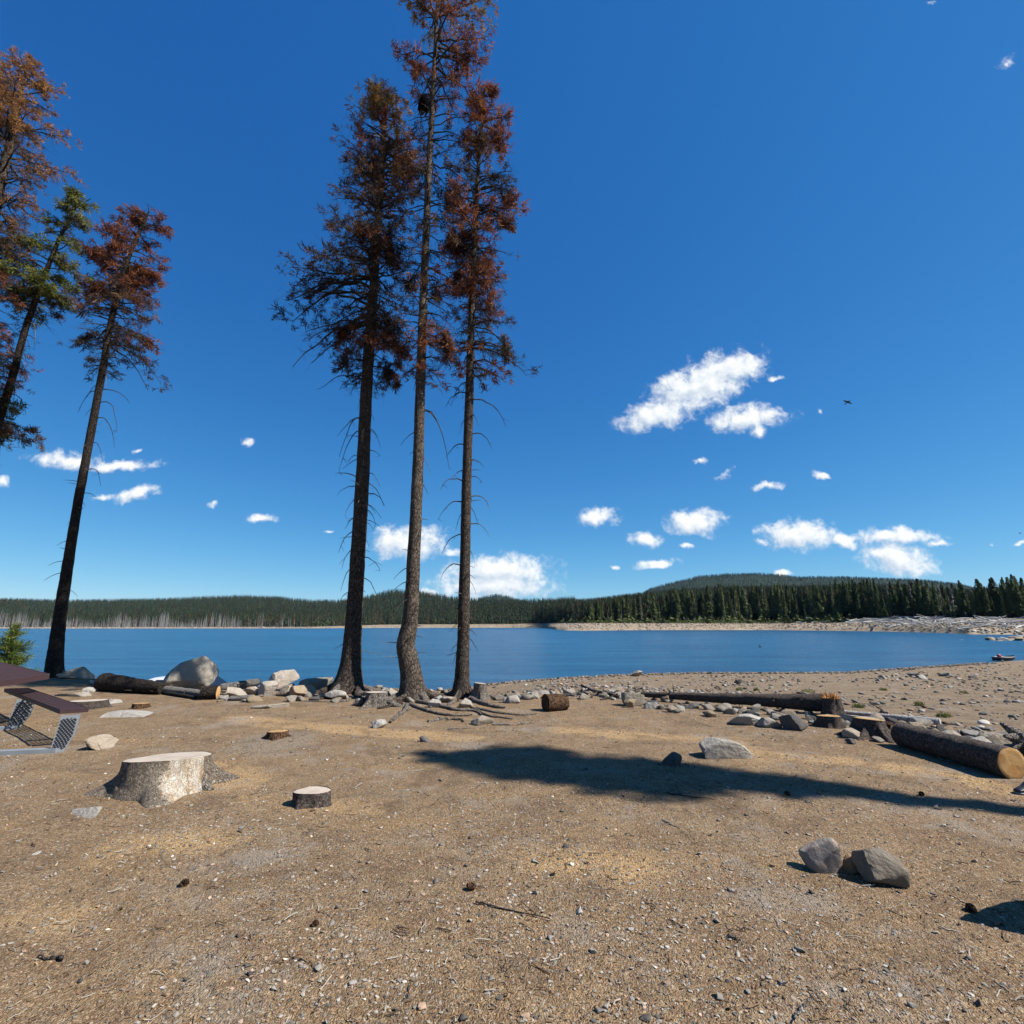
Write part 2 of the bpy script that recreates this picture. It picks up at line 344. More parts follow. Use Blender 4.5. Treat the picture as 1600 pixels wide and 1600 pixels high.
def mat_attr(name, rough=.9, bumpsc=None, trans=0.0, rnd=0.0, mul=1.0):
    m, t, bs, tc = material(name)
    c = t.new('ShaderNodeVertexColor', layer_name='col').outputs['Color']
    if rnd:
        oi = t.new('ShaderNodeObjectInfo'); hsv = t.new('ShaderNodeHueSaturation'); t.put(hsv.inputs['Color'], c)
        t.put(hsv.inputs['Value'], t.mapr(oi.outputs['Random'], 0, 1, 1 - rnd, 1 + rnd)); t.put(hsv.inputs['Hue'], t.mapr(t.math('FRACT', t.math('MULTIPLY', oi.outputs['Random'], 7.3)), 0, 1, .5 - .06 * rnd, .5 + .03 * rnd)); c = hsv.outputs[0]
    setp(t, bs, Base_Color=c, Roughness=rough, Specular_IOR_Level=.15)
    if bumpsc: setp(t, bs, Normal=t.bump(t.noise(tc.outputs['Object'], bumpsc, 4, .7), .6, .01))
    if trans:
        tr = t.new('ShaderNodeBsdfTranslucent'); t.put(tr.inputs[0], c); mx = t.new('ShaderNodeMixShader'); mx.inputs[0].default_value = trans
        t.l.new(bs.outputs[0], mx.inputs[1]); t.l.new(tr.outputs[0], mx.inputs[2]); t.l.new(mx.outputs[0], t.n['Material Output'].inputs[0])
    return m

def mat_water():
    m, t, bs, tc = material('lake_water'); P0 = tc.outputs['Object']
    patch = t.noise(t.scale(P0, (.006, .03, 1)), 1.0, 5, .6)
    patch2 = t.noise(t.scale(P0, (.05, .22, 1)), 1.0, 4, .6)
    w1 = t.noise(t.scale(P0, (1.1, 2.6, 1)), 1.0, 4, .6, .3); w2 = t.noise(t.scale(P0, (4.5, 8, 1)), 1.0, 3, .6); w3 = t.noise(t.scale(P0, (.22, .7, 1)), 1.0, 2, .5)
    h = t.math('ADD', t.math('MULTIPLY', w1, .20), t.math('MULTIPLY', w2, .07)); h = t.math('ADD', h, t.math('MULTIPLY', w3, .36))
    amp = t.math('MULTIPLY', t.mapr(patch, .38, .62, .6, 1.3), t.mapr(patch2, .3, .7, .7, 1.3))
    h = t.math('MULTIPLY', h, amp)
    c = t.mix(t.mapr(patch2, .35, .65), (.005, .044, .100), (.013, .080, .150))
    setp(t, bs, Base_Color=c, Roughness=.24, IOR=1.33, Specular_IOR_Level=.5, Normal=t.bump(h, 1, 1.0)); return m

M = dict(
    ground=mat_ground(), water=mat_water(),
    bark=mat_bark('pine_bark', (.048, .035, .027), (.14, .108, .084)),
    bark_pale=mat_bark('pine_bark_flaking', (.065, .048, .036), (.19, .15, .115), 1.0, (.25, .20, .15)),
    bark_stump=mat_bark('stump_bark', (.19, .145, .105), (.36, .29, .22), 2.3, (.44, .36, .27), (-.66, .42), .45),
    bark_dark=mat_bark('dark_bark', (.022, .016, .013), (.065, .050, .040)),  # darkest bark tone, a near-black brown
    bark_log=mat_bark('log_bark', (.06, .042, .034), (.25, .20, .17), 2.6, None, None, .6),
    bark_brown=mat_bark('log_brown_bark', (.06, .032, .018), (.20, .11, .06), 1.4),
    root=mat_bark('weathered_root', (.16, .125, .10), (.36, .31, .26), 1.6),
    drift=mat_bark('driftwood', (.42, .39, .36), (.74, .71, .67), 1.5, None, None, .3),
    limb=mat_bark('dead_limb', (.06, .045, .035), (.16, .13, .11), 2.5),
    limb_pale=mat_bark('bleached_limb', (.22, .19, .16), (.46, .43, .39), 2.5),
    cut=mat_cut(), cut_fresh=mat_cut('fresh_cut_wood', (.72, .43, .17), (.50, .19, .035), (.85, .62, .34)), cut_grey=mat_cut('grey_cut_wood', (.62, .52, .42), (.44, .34, .26), (.76, .69, .60)),
    splint=simple('splintered_wood', (.55, .24, .06), .8, var=.5, nscale=30),
    barewood=simple('bare_wood', (.60, .45, .30), .8, var=.3, nscale=14),
    rock=mat_rock('boulder_grey', (.33, .285, .23), (.52, .465, .385), (.15, .13, .11)),
    rock_tan=mat_rock('boulder_tan', (.36, .27, .18), (.54, .44, .32), (.17, .13, .09)),
    rock_mid=mat_rock('boulder_mid', (.22, .185, .15), (.40, .355, .295), (.09, .08, .07)),
    rock_brown=mat_rock('boulder_brown', (.25, .17, .11), (.42, .31, .22), (.12, .09, .07)),
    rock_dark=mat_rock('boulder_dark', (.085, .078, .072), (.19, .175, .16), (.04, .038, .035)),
    rock_lich=mat_rock('boulder_lichen', (.34, .30, .24), (.54, .48, .39), (.14, .12, .10), (.58, .53, .38)),
    needles=mat_attr('pine_needles', .8, trans=.25), conifer=mat_attr('conifer_foliage', .9, trans=.12, rnd=.35), farwood=mat_attr('far_conifers', .95, trans=.08),
    stones=mat_attr('loose_stones', .92, 40), chips=mat_attr('wood_litter', .9, 60),
    steel=simple('galvanised_steel', (.29, .31, .33), .65, .1, .4, .12, 5),
    seat_shade=simple('seat_shade_tone', (.035, .037, .042), .7), maroon=simple('maroon_coated_metal', (.062, .027, .026), .6, 0, .5, .12, 20),  # first: dark tone of the leg bars that stand for the seat's shadow
    trunk_far=simple('far_trunk', (.10, .085, .07), .95, 0, .1, .4, 3), snag=simple('far_snag', (.30, .28, .27), .95, 0, .1, .3, 1),
)

# ------------------------------------------------------------------ setting: one sheet of ground, the lake
def straw_map(x, y):
    out = np.zeros_like(x)
    def seg(pts, w, k):
        nonlocal out
        Q = np.array([P(*p)[:2] for p in pts])
        for (ax, ay), (bx, by) in zip(Q[:-1], Q[1:]):
            d = np.array([bx - ax, by - ay]); L = d @ d; tt = np.clip(((x - ax) * d[0] + (y - ay) * d[1]) / L, 0, 1)
            dist = np.hypot(x - ax - tt * d[0], y - ay - tt * d[1]); out = np.maximum(out, k * np.clip(1.35 - dist / w, 0, 1))
    seg([(375, 1122), (460, 1134), (560, 1142), (650, 1148), (720, 1152)], .30, 1.0)
    seg([(880, 1142), (1000, 1150), (1150, 1158)], .28, .75); seg([(1175, 1178), (1260, 1186), (1330, 1190)], .25, .8); seg([(1400, 1200), (1500, 1215), (1570, 1232)], .25, .9)
    seg([(340, 1195), (380, 1225)], .35, .6); seg([(190, 1325), (330, 1310)], .28, .75); seg([(860, 1345), (980, 1355)], .28, .55); seg([(640, 1185), (760, 1205)], .2, .4); seg([(1150, 1160), (1180, 1190)], .3, .5)
    seg([(40, 1430), (80, 1440)], .2, .4); seg([(390, 1250), (560, 1262)], .25, .45)
    out = out + .8 * fb2(x, y, 1.7, 41, 4) * (out > .02)
    out = out - (2.0 + 3 * fb2(x, y, 2.1, 43, 4)) * np.exp(-(((x - P(430, 1158)[0]) / .45) ** 2 + ((y - P(430, 1158)[1]) / .7) ** 2) * 1.2)        # bare gravel patch: below zero
    return np.clip(.5 + .5 * out, 0, 1)
def build_ground():
    rr = [0.35]
    while rr[-1] < 7000:
        r = rr[-1]; k = .014 if r < 60 else (.010 if r < 900 else .02); rr.append(r * (1 + k))
    rr = np.array(rr)
    th = np.concatenate([np.linspace(-56, 56, 640), np.linspace(60, 300, 61)]) * math.pi / 180
    rg, tg = np.meshgrid(rr, th, indexing='ij'); x = rg * np.sin(tg); y = rg * np.cos(tg)
    z = terrain(x, y)
    near = np.clip(1 - rg / 30, 0, 1)
    z = z + near * (0.012 * fb2(x, y, 9, 31, 3) + 0.02 * fb2(x, y, 2.2, 33, 2))
    E = np.interp(x, EDGE[:, 0], EDGE[:, 1]); yy = np.maximum(y, 1); u = x / yy
    F = tab(FAR, u); T = tab(TREEL, u)
    beach = sstep(y - E + 1.2 * fb2(x, y, .8, 5, 3), -1.2, 1.4) * (y < 110)
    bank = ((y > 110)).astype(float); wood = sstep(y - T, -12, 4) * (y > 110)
    straw = straw_map(x, y); cols = np.stack([beach, bank, wood, straw], -1).reshape(-1, 4)
    V = np.stack([x, y, z], -1).reshape(-1, 3); n, k = len(rr), len(th)
    idx = np.arange(n * k).reshape(n, k); a = idx[:-1]; b = np.roll(a, -1, 1); c = idx[1:]; d = np.roll(c, -1, 1)
    F4 = np.stack([a, c, d, b], -1).reshape(-1, 4)
    V = np.vstack([V, [0, 0, float(z[0].mean())]]); cols = np.vstack([cols, [0, 0, 0, 0]])
    F3 = np.array([[i, (i + 1) % k, n * k] for i in range(k)])[:, ::-1]
    o = link('ground', mesh_np('ground', V, [F4, F3], M['ground'], cols)); tag(o, 'dusty needle-strewn lakeside ground running down to the beach and far hills', kind='structure')
build_ground()
me = mesh_np('water', np.array([[-3000, 20, LAKE], [3000, 20, LAKE], [3000, 1400, LAKE], [-3000, 1400, LAKE]]), np.array([[0, 1, 2, 3]]), M['water'])
tag(link('water', me), 'wind-rippled blue mountain lake', kind='structure')

# ------------------------------------------------------------------ rocks
def rock_shape(seed, sub=4, cuts=14, rough=.07, flat=1.0):
    g = np.random.default_rng(seed); V, F = ICO[sub]; V = V.copy()
    for _ in range(cuts):
        n = g.normal(size=3); n /= np.linalg.norm(n); d = g.uniform(.34, .72)
        s = V @ n - d; V = V - np.clip(s, 0, None)[:, None] * n * .95
    off = g.uniform(0, 50, 3)
    V = V * (1 + rough * 2 * fbm(V * 1.3 + off, seed, 3)[:, None]) * (1 + rough * .8 * fbm(V * 5 + off, seed + 5, 3)[:, None])
    lo, hi = V.min(0), V.max(0); V = (V - (lo + hi) / 2) / (hi - lo) * 2
    V[:, 2] *= flat
    return V, F
def boulder(name, x0, x1, y0, y1, label, mat='rock', seed=1, cat='rock', group=None, dr=.75, yaw=None, cuts=15, hmul=1.0, rough=.11, peak=None):
    cx = (x0 + x1) / 2; g = P(cx, y1); t = depth(g); w = (x1 - x0) * t / 800; d = w * dr
    al = math.atan2(1.6 - g[2], g[1]); H = (y1 - y0) * t / 800
    h = max((H - d * .55 * math.sin(al)) / math.cos(al), .22 * w) * hmul
    V, F = rock_shape(seed, 4 if w < .5 else 5, cuts, rough)
    if peak is not None:
        k = np.clip((V[:, 2] + 1) / 2, 0, 1); V[:, 0] = V[:, 0] * (1 - .62 * k) + peak * k
        V[:, 0] /= np.abs(V[:, 0]).max()
    V = V * np.array([w / 2, d / 2, h * .62]); 
    az = math.atan2(g[0], g[1])
    c, s = math.cos(-az), math.sin(-az); V = V @ np.array([[c, s, 0], [-s, c, 0], [0, 0, 1]])
    loc = np.array([g[0] + math.sin(az) * d * .42, g[1] + math.cos(az) * d * .42, 0]); loc[2] = g[2] + h * .36
    o = link(name, mesh_np(name, V, F, M[mat], smooth=True), None, loc); tag(o, label, cat, group)
    return o
SEED = 100
RK = [
 ('boulder', 249, 334, 1029, 1080, 'large peaked pale boulder beside the white car, biggest of the bank', 'rock_lich', 'boulder', dict(dr=.6, peak=.2, cuts=12, hmul=1.12)),
 ('boulder', 93, 142, 1041, 1061, 'rounded pale boulder just right of the leftmost leaning pine', 'rock', 'boulder', {}),
 ('boulder', 418, 466, 1052, 1074, 'angular tan boulder perched on top of the rock pile left of the tall pines', 'rock_tan', 'boulder', dict(hmul=1.3)),
 ('boulder', 403, 433, 1064, 1088, 'upright tan stone at left end of the rock pile', 'rock_tan', 'rock', {}),
 ('boulder', 432, 461, 1068, 1088, 'light tan stone in the middle under the perched boulder', 'rock_tan', 'rock', {}),
 ('boulder', 452, 492, 1070, 1089, 'brown shaded stone in the rock pile below the flat pale boulder', 'rock_tan', 'rock', {}),
 ('boulder', 465, 519, 1057, 1080, 'flat-topped pale boulder at right end of the rock pile', 'rock', 'boulder', {}),
 ('boulder', 382, 404, 1072, 1087, 'buff rounded stone between the pale log and the rock pile', 'rock_tan', 'rock', {}),
 ('boulder', 508, 540, 1078, 1094, 'pale stone half buried at left foot of the thickest pine', 'rock', 'rock', {}),
 ('boulder', 526, 546, 1071, 1081, 'small smooth stone resting against the thickest pine roots', 'rock', 'rock', {}),
 ('boulder', 588, 624, 1074, 1090, 'grey slab behind the weathered stump between two pines', 'rock', 'rock', {}),
 ('boulder', 716, 740, 1091, 1106, 'angular pale stone at the foot of the rightmost tall pine', 'rock', 'rock', {}),
 ('boulder', 668, 689, 1092, 1106, 'blocky grey stone on the roots between the middle and right pines', 'rock', 'rock', {}),
 ('boulder', 686, 714, 1088, 1098, 'low pale stone left of the right pine base', 'rock', 'rock', {}),
 ('boulder', 580, 604, 1125, 1138, 'half buried grey stone on the straw below the root tangle', 'rock', 'rock', {}),
 ('boulder', 735, 772, 1118, 1134, 'half buried grey stone among the roots right of centre', 'rock', 'rock', {}),
 ('boulder', 826, 843, 1080, 1092, 'white rounded stone beside the short log round', 'rock', 'rock', {}),
 ('boulder', 788, 813, 1086, 1099, 'pale stone between the right pine and the log round', 'rock', 'rock', {}),
 ('boulder', 971, 1008, 1081, 1104, 'speckled grey boulder at left end of the long fallen log', 'rock', 'rock', {}),
 ('boulder', 977, 995, 1093, 1106, 'small buff cobble in front of the speckled grey boulder', 'rock_tan', 'rock', {}),
 ('boulder', 1006, 1031, 1096, 1108, 'flat grey stone under the thin end of the long log', 'rock', 'rock', {}),
 ('boulder', 1095, 1173, 1151, 1187, 'large pale sloping boulder beside the long shadow', 'rock_lich', 'boulder', dict(cuts=10, hmul=.95)),
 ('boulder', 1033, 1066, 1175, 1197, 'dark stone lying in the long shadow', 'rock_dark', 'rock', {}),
 ('boulder', 1140, 1190, 1113, 1134, 'pale wedge rock in front of the long log', 'rock', 'rock', {}),
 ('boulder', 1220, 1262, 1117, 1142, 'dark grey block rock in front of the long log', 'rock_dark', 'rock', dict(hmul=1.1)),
 ('boulder', 1186, 1222, 1121, 1138, 'low grey stone between the wedge rock and dark block', 'rock', 'rock', {}),
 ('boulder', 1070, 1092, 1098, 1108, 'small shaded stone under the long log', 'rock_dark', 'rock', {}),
 ('boulder', 1318, 1383, 1117, 1136, 'wide flat pale boulder behind the two right stumps', 'rock_lich', 'boulder', dict(dr=.6)),
 ('boulder', 1319, 1357, 1137, 1155, 'brown grey slanted rock left of the ridged stump', 'rock_tan', 'rock', {}),
 ('boulder', 1321, 1337, 1154, 1163, 'small dark lump below the slanted rock', 'rock_dark', 'rock', {}),
 ('boulder', 1254, 1315, 1312, 1366, 'upright brown boulder on the open ground, left of a pair', 'rock_brown', 'boulder', dict(dr=.6, cuts=16, hmul=.98)),
 ('boulder', 1318, 1350, 1334, 1366, 'small reddish stone wedged between the two foreground boulders', 'rock_brown', 'rock', dict(hmul=.8)),
 ('boulder', 1340, 1418, 1334, 1389, 'grey angular boulder with pale top, right of the foreground pair', 'rock_mid', 'boulder', dict(dr=.6, cuts=16, hmul=1.0)),
 ('boulder', 135, 180, 1146, 1171, 'flat-topped tan rock on the gravel near the bench', 'rock_tan', 'rock', dict(hmul=1.0)),
 ('boulder', 1503, 1547, 1149, 1171, 'pale slab behind the thick cut log', 'rock', 'rock', {}),
 ('boulder', 1545, 1592, 1154, 1173, 'grey green slab beside the driftwood root', 'rock', 'rock', {}),
 ('boulder', 1470, 1500, 1142, 1158, 'small pale slab just behind the thick log bark', 'rock', 'rock', {}),
 ('boulder', 986, 1004, 1047, 1057, 'grey stone standing at the waterline', 'rock', 'rock', {}),
 ('boulder', 1147, 1159, 1061, 1070, 'dark pointed stone alone on the open beach', 'rock_dark', 'rock', {}),
 ('boulder', 1417, 1436, 1051, 1058, 'flat dark slab on the stone ledge by the shore', 'rock_dark', 'rock', {}),
 ('boulder', 1468, 1488, 1050, 1057, 'flat pale slab at right of the shore ledge', 'rock', 'rock', {}),
 ('boulder', 130, 151, 1073, 1082, 'little pale stone below the dark log end', 'rock', 'rock', {}),
 ('boulder', 354, 385, 1072, 1090, 'buff stone tucked under the pale leaning log', 'rock_tan', 'rock', {}),
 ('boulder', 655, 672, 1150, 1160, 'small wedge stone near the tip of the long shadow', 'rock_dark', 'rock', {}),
]
for r in RK:
    SEED += 1; boulder(r[0], r[1], r[2], r[3], r[4], r[5], r[6], SEED, r[7], None, **r[8])
def slab(x0, x1, y, label, seed):
    g = P((x0 + x1) / 2, y); w = (x1 - x0) * depth(g) / 800
    V, F = rock_shape(seed, 4, 8, .12); V = V * np.array([w / 2, w * .34, .05 + w * .03]); V[:, 2] += .0
    o = link('flat_stone', mesh_np('flat_stone', V, F, M['rock']), None, (g[0], g[1], g[2] + .004)); tag(o, label, 'rock')
slab(172, 246, 1117, 'broad flat stone flush with the ground behind the big stump', 301)
slab(90, 150, 1086, 'flat grey stone flush with the ground behind the bench', 302)
slab(398, 447, 1105, 'long flat stone flush with the ground below the rock pile', 303)
slab(104, 165, 1271, 'grey split stone flush with the ground before the big stump', 304)
slab(160, 192, 1098, 'narrow pale stone flush with ground between old stumps', 306)

# cobbles along the bank: copies of a few shapes
proto = []
for k in range(9):
    V, F = rock_shape(400 + k, 3, 9, .08); V = V * np.array([1, random.uniform(.65, .95), random.uniform(.45, .8)])
    proto.append([mesh_np('bank_stone', V, F, M[m]) for m in ('rock', 'rock_tan', 'rock_dark')])
def scatter_stone(px, py, s, k=None, label='loose pale stone in the rubble line along the bank edge', group='rubble stones along the bank', nm='bank_stone'):
    g = P(px, py); me = proto[random.randrange(9)][random.choices((0, 1, 2), (6, 4, 1.2))[0]]
    o = link(nm, me, None, (g[0], g[1], g[2] + s * .22)); o.scale = (s, s, s); o.rotation_euler = (random.uniform(-.2, .2), random.uniform(-.2, .2), random.uniform(0, 6.28)); tag(o, label, 'stone', group)
for _ in range(46):
    scatter_stone(random.uniform(330, 800), random.uniform(1084, 1098), random.uniform(.06, .16), label='small stone among roots and rocks below the tall pines', group='stones below the pines')
for _ in range(64):
    px = random.uniform(780, 1010); scatter_stone(px, np.interp(px, [780, 900, 1010], [1090, 1084, 1090]) + random.gauss(0, 5), random.uniform(.06, .17), label='loose stone in the rubble line between the log round and long log', group='rubble stones left of the long log')
for _ in range(60):
    px = random.uniform(1010, 1330); scatter_stone(px, np.interp(px, [1010, 1200, 1330], [1100, 1118, 1135]) + random.gauss(0, 5), random.uniform(.05, .15), label='loose stone scattered round the long fallen log', group='rubble stones by the long log')
for _ in range(50):
    px = random.uniform(1330, 1600); scatter_stone(px, np.interp(px, [1330, 1420, 1600], [1132, 1140, 1172]) + random.gauss(0, 7), random.uniform(.05, .16), label='loose stone in the rubble behind the thick cut log', group='rubble stones behind the thick log')
for _ in range(26):
    scatter_stone(random.uniform(1370, 1530), random.gauss(1057, 3), random.uniform(.12, .3), label='flat stone of the low ledge near the shore', group='ledge stones on the beach')
for _ in range(80):
    px = random.uniform(1504, 1606); py = random.uniform(993.5, 1001); d = 3.6 / max((py - 977) * .00122, .02)
    x = U(px) * d; s = random.uniform(.5, 1.3); o = link('spit_rock', proto[random.randrange(9)][random.choice((0, 0, 1))], None, (x, d, gz(x, d) + s * .2)); o.scale = (s * 1.4, s, s * .8); o.rotation_euler = (0, 0, random.uniform(0, 6)); tag(o, 'pale rock of the low spit reaching into the water at right', 'rock', 'rocks of the spit')

# ------------------------------------------------------------------ logs and stumps
def frame_to(d):
    d = np.array(d, float); d /= np.linalg.norm(d); up = np.array([0, 0, 1.0]) if abs(d[2]) < .9 else np.array([1.0, 0, 0])
    a = np.cross(up, d); a /= np.linalg.norm(a); b = np.cross(d, a); return np.stack([a, b, d], 1)
def disc(name, r, mat, parent, M4, seed=0, bulge=0.0, prof=None):
    n, K = 40, 8; th = np.arange(n) * 2 * math.pi / n; V = [[0, 0, 0]]; F3 = []; F4 = []
    pr = prof(th) if prof else np.ones(n) * r
    for k in range(1, K + 1):
        for i in range(n): V.append([pr[i] * k / K * math.cos(th[i]), pr[i] * k / K * math.sin(th[i]), 0])
    V = np.array(V); bx_, by_ = bulge if isinstance(bulge, tuple) else (bulge, 0)
    V[:, 2] = .012 * fbm(V * 14, seed, 3) + bx_ * V[:, 0] + by_ * V[:, 1]
    V[-n:, 2] -= .006
    F3 = [[0, 1 + i, 1 + (i + 1) % n] for i in range(n)]
    for k in range(K - 1):
        a = 1 + k * n; F4 += [[a + i, a + n + i, a + n + (i + 1) % n, a + (i + 1) % n] for i in range(n)]
    o = link(name, mesh_np(name, V, [np.array(F3), np.array(F4)], M[mat]), parent); o.matrix_local = M4; return o
from mathutils import Matrix, Vector
def mat4(Rm, p): 
    m = Matrix.Identity(4)
    for i in range(3):
        for j in range(3): m[i][j] = Rm[i][j]
        m[i][3] = p[i]
    return m
def log(name, A, B, r1, r2, label, bark='bark_log', cut='cut', cat='log', wob=.06, ends=(True, True), stubs=0, seed=5, group=None, sag=0.0, lift=0.0, stubmat='limb'):
    A = np.array(A, float); B = np.array(B, float); A = A + [0, 0, r1 * .92 + lift]; B = B + [0, 0, r2 * .92 + lift]
    root = empty(name, A); L = np.linalg.norm(B - A); K = max(12, int(L / .07)); g = np.random.default_rng(seed)
    s = np.linspace(0, 1, K); path = (B - A) * s[:, None]; path[:, 2] += sag * np.sin(s * math.pi)
    bend = fbm(np.stack([s * 3, s * 0 + seed, s * 0], -1), seed, 2) * wob * L * .25 * np.sin(s * math.pi); perp = np.cross((B - A) / L, [0, 0, 1]); path += perp * bend[:, None]
    rad = r1 + (r2 - r1) * s; n = 28
    V, F = tubes(path[None], rad[None], n)
    V3 = V.reshape(K, n, 3); c = path[:, None]; dv = V3 - c
    nz = fbm(V3 * np.array([7, 7, 7]) + seed, seed, 4); nl = fbm(V3 * 2.2 + seed * 2, seed + 9, 2); V3 = c + dv * (1 + .26 * nz[..., None] + .20 * nl[..., None])
    link('bark', mesh_np('bark', V3.reshape(-1, 3), F, M[bark]), root)
    for e, k in ((0, 0), (1, -1)):
        if ends[e]:
            d = (A - B) if e == 0 else (B - A); fr = frame_to(d)
            disc('cut_end', (r1, r2)[e] * .97, cut, root, mat4(fr, path[k] + d / L * .004), seed + e)
        else:
            d = (A - B) if e == 0 else (B - A); fr = frame_to(d); disc('broken_end', (r1, r2)[e] * .97, bark, root, mat4(fr, path[k]), seed + e)
    for q in range(stubs):
        s0 = g.uniform(.08, .92); p = path[int(s0 * (K - 1))]; ang = g.uniform(0, 6.28); fr = frame_to(B - A); d = fr[:, 0] * math.cos(ang) + fr[:, 1] * math.sin(ang) + fr[:, 2] * g.uniform(-.3, .3)
        if A[2] > 0 and d[2] < -.85: d[2] *= -.3
        ln = g.uniform(.10, .34); pts = np.array([p + d * ln * k / 3 + np.array([0, 0, -.04 * (k / 3) ** 2]) for k in range(4)]); mb = MB(); mb.tube(pts, np.array([.018, .015, .011, .006]), 6); mb.build('branch_stub', M[stubmat], root, True)
    tag(root, label, cat, group); return root
def stump(x0, x1, y0, y1, label, bark='bark_log', cut='cut', flare=.25, nroots=5, seed=3, topw=None, ridges=.08, bare=False, hh=None, tiltx=0.0, tilty=-.05):
    cx = (x0 + x1) / 2; g = P(cx, y1 - (y1 - y0) * .12); t = depth(g); rt = (topw or (x1 - x0) * .86) * t / 1600; al = math.atan2(1.6, g[1])
    H = (y1 - y0) * t / 800; h = hh or max((H - 2 * rt * math.sin(al)) / math.cos(al) + .02, .05)
    az_ = math.atan2(g[0], g[1]); loc = np.array([g[0] + math.sin(az_) * rt * .85, g[1] + math.cos(az_) * rt * .85, g[2]]); root = empty('tree_stump', loc); gg = np.random.default_rng(seed)
    n, K = 72, 22; th = np.arange(n) * 2 * math.pi / n; s = np.linspace(-.12, 1, K)
    ph = gg.uniform(0, 6.28); lob = np.clip(np.cos(nroots * th / 1.0 + ph), 0, 1) ** 1.6 * gg.uniform(.7, 1.3)
    lob = lob * (0.7 + .6 * vnoise(np.stack([np.cos(th) * 1.3 + 5, np.sin(th) * 1.3, th * 0], -1), seed))
    prof = 1 + .07 * np.sin(2 * th + ph) + .05 * np.sin(3 * th + 2 * ph)
    V = []
    for k in range(K):
        e = (1 - np.clip(s[k], 0, 1)) ** 2.4
        r = rt * prof * (1 + flare * e * .6 + flare * 2.4 * e * lob)
        V.append(np.stack([r * np.cos(th), r * np.sin(th), np.full(n, s[k] * h) + (tiltx * r * np.cos(th) + tilty * r * np.sin(th)) * max(s[k], 0)], -1))
    V = np.array(V); nz = fbm(np.stack([V[..., 0] * 14, V[..., 1] * 14, V[..., 2] * 5], -1) + seed, seed, 4)
    V[..., :2] *= (1 + ridges * 2 * nz * (1 - .3 * sstep(s, .9, 1))[:, None])[..., None]
    idx = np.arange(n * K).reshape(K, n); a = idx[:-1]; b = np.roll(a, -1, 1); c = idx[1:]; d = np.roll(c, -1, 1)
    link('bark', mesh_np('bark', V.reshape(-1, 3), np.stack([a, b, d, c], -1).reshape(-1, 4), M[bark]), root)
    top = V[-1]; disc('cut_top', rt, cut, root, mat4(np.eye(3), (0, 0, h + .001)), seed, (tiltx, tilty), lambda q: np.interp(q, th, np.linalg.norm(top[:, :2], axis=1)) * .995)
    tag(root, label, 'tree stump'); root['_rt'] = rt; del root['_rt']
    return root, rt, h, loc
st, rt, h, loc = stump(176, 342, 1178, 1252, 'large pale-topped stump with flared roots in the left foreground', 'bark_stump', 'cut_grey', .26, 4, 23, 130, .06, tiltx=.03, tilty=-.11, hh=.285)
def flare_root(parent, loc, ang, L, r0, mat, seed, nm='root', rise=.12, start=.0):
    g = np.random.default_rng(seed); K = 14; pts = []; a = ang
    x, y = loc[0] + math.cos(ang) * start, loc[1] + math.sin(ang) * start
    for k in range(K):
        s = k / (K - 1); z = gz(x, y) + rise * (1 - s) ** 3.2 + r0 * .3 * (1 - s) - .03 * s - .4 * r0 * s
        pts.append([x - loc[0], y - loc[1], z - loc[2]]); a += g.normal(0, .16); x += math.cos(a) * L / K; y += math.sin(a) * L / K
    rad = r0 * (1 - np.linspace(0, 1, K)) ** .7 + .006
    V, F = tubes(np.array(pts)[None], rad[None], 12); V = V + (fbm(V * 9, seed, 3) * r0 * .8)[:, None] * np.array([1, 1, .7])
    return link(nm, mesh_np(nm, V, F, M[mat]), parent)
for ang, L, r0, mt, sd in ((3.75, .38, .08, 'bark_stump', 1), (4.15, .26, .07, 'bark_stump', 2), (-.62, .22, .07, 'bark_stump', 3), (-.15, .34, .05, 'root', 5), (3.3, .45, .05, 'root', 6)):
    flare_root(st, loc, ang, L, r0, mt, 60 + sd, 'root', .10, rt * .88)
stump(458, 516, 1231, 1266, 'small low stump with grey top in the middle foreground', 'bark_log', 'cut_grey', .08, 4, 12, 54, .06, hh=.11)
stump(412, 455, 1139, 1157, 'small broken stump on the pale gravel patch', 'bark_brown', 'cut', .15, 4, 13, 32, .14, hh=.09)
stump(108, 166, 1089, 1111, 'wide low stump directly behind the bench end', 'bark_log', 'cut_grey', .18, 4, 14, 50, .07, hh=.14)
stump(206, 234, 1098, 1108, 'tiny low stump with orange top left of centre', 'bark_brown', 'cut', .1, 3, 15, 24, .06, hh=.08)
st2, rt2, h2, loc2 = stump(562, 612, 1085, 1107, 'weathered grey stump between the thickest and the curved pine', 'root', 'cut_grey', .35, 5, 16, 36, .14, hh=.26)
flare_root(st2, loc2, 5.9, .8, .07, 'root', 71, 'root', .10, rt2); flare_root(st2, loc2, 3.3, .5, .06, 'root', 72, 'root', .10, rt2)
st3, rt3, h3, loc3 = stump(733, 768, 1072, 1097, 'grey stump leaning right behind the rightmost tall pine', 'root', 'cut_grey', .40, 4, 17, 21, .16, hh=.34, tiltx=-.1)
stump(1278, 1316, 1122, 1140, 'short dark stump with orange cut top beside the long log', 'bark_log', 'cut', .15, 4, 18, 32, .08, hh=.17)
stump(1333, 1392, 1130, 1158, 'ridged dark stump with pale brown top near the thick cut log', 'bark_log', 'cut', .38, 6, 19, 40, .16, hh=.25, tiltx=-.08)
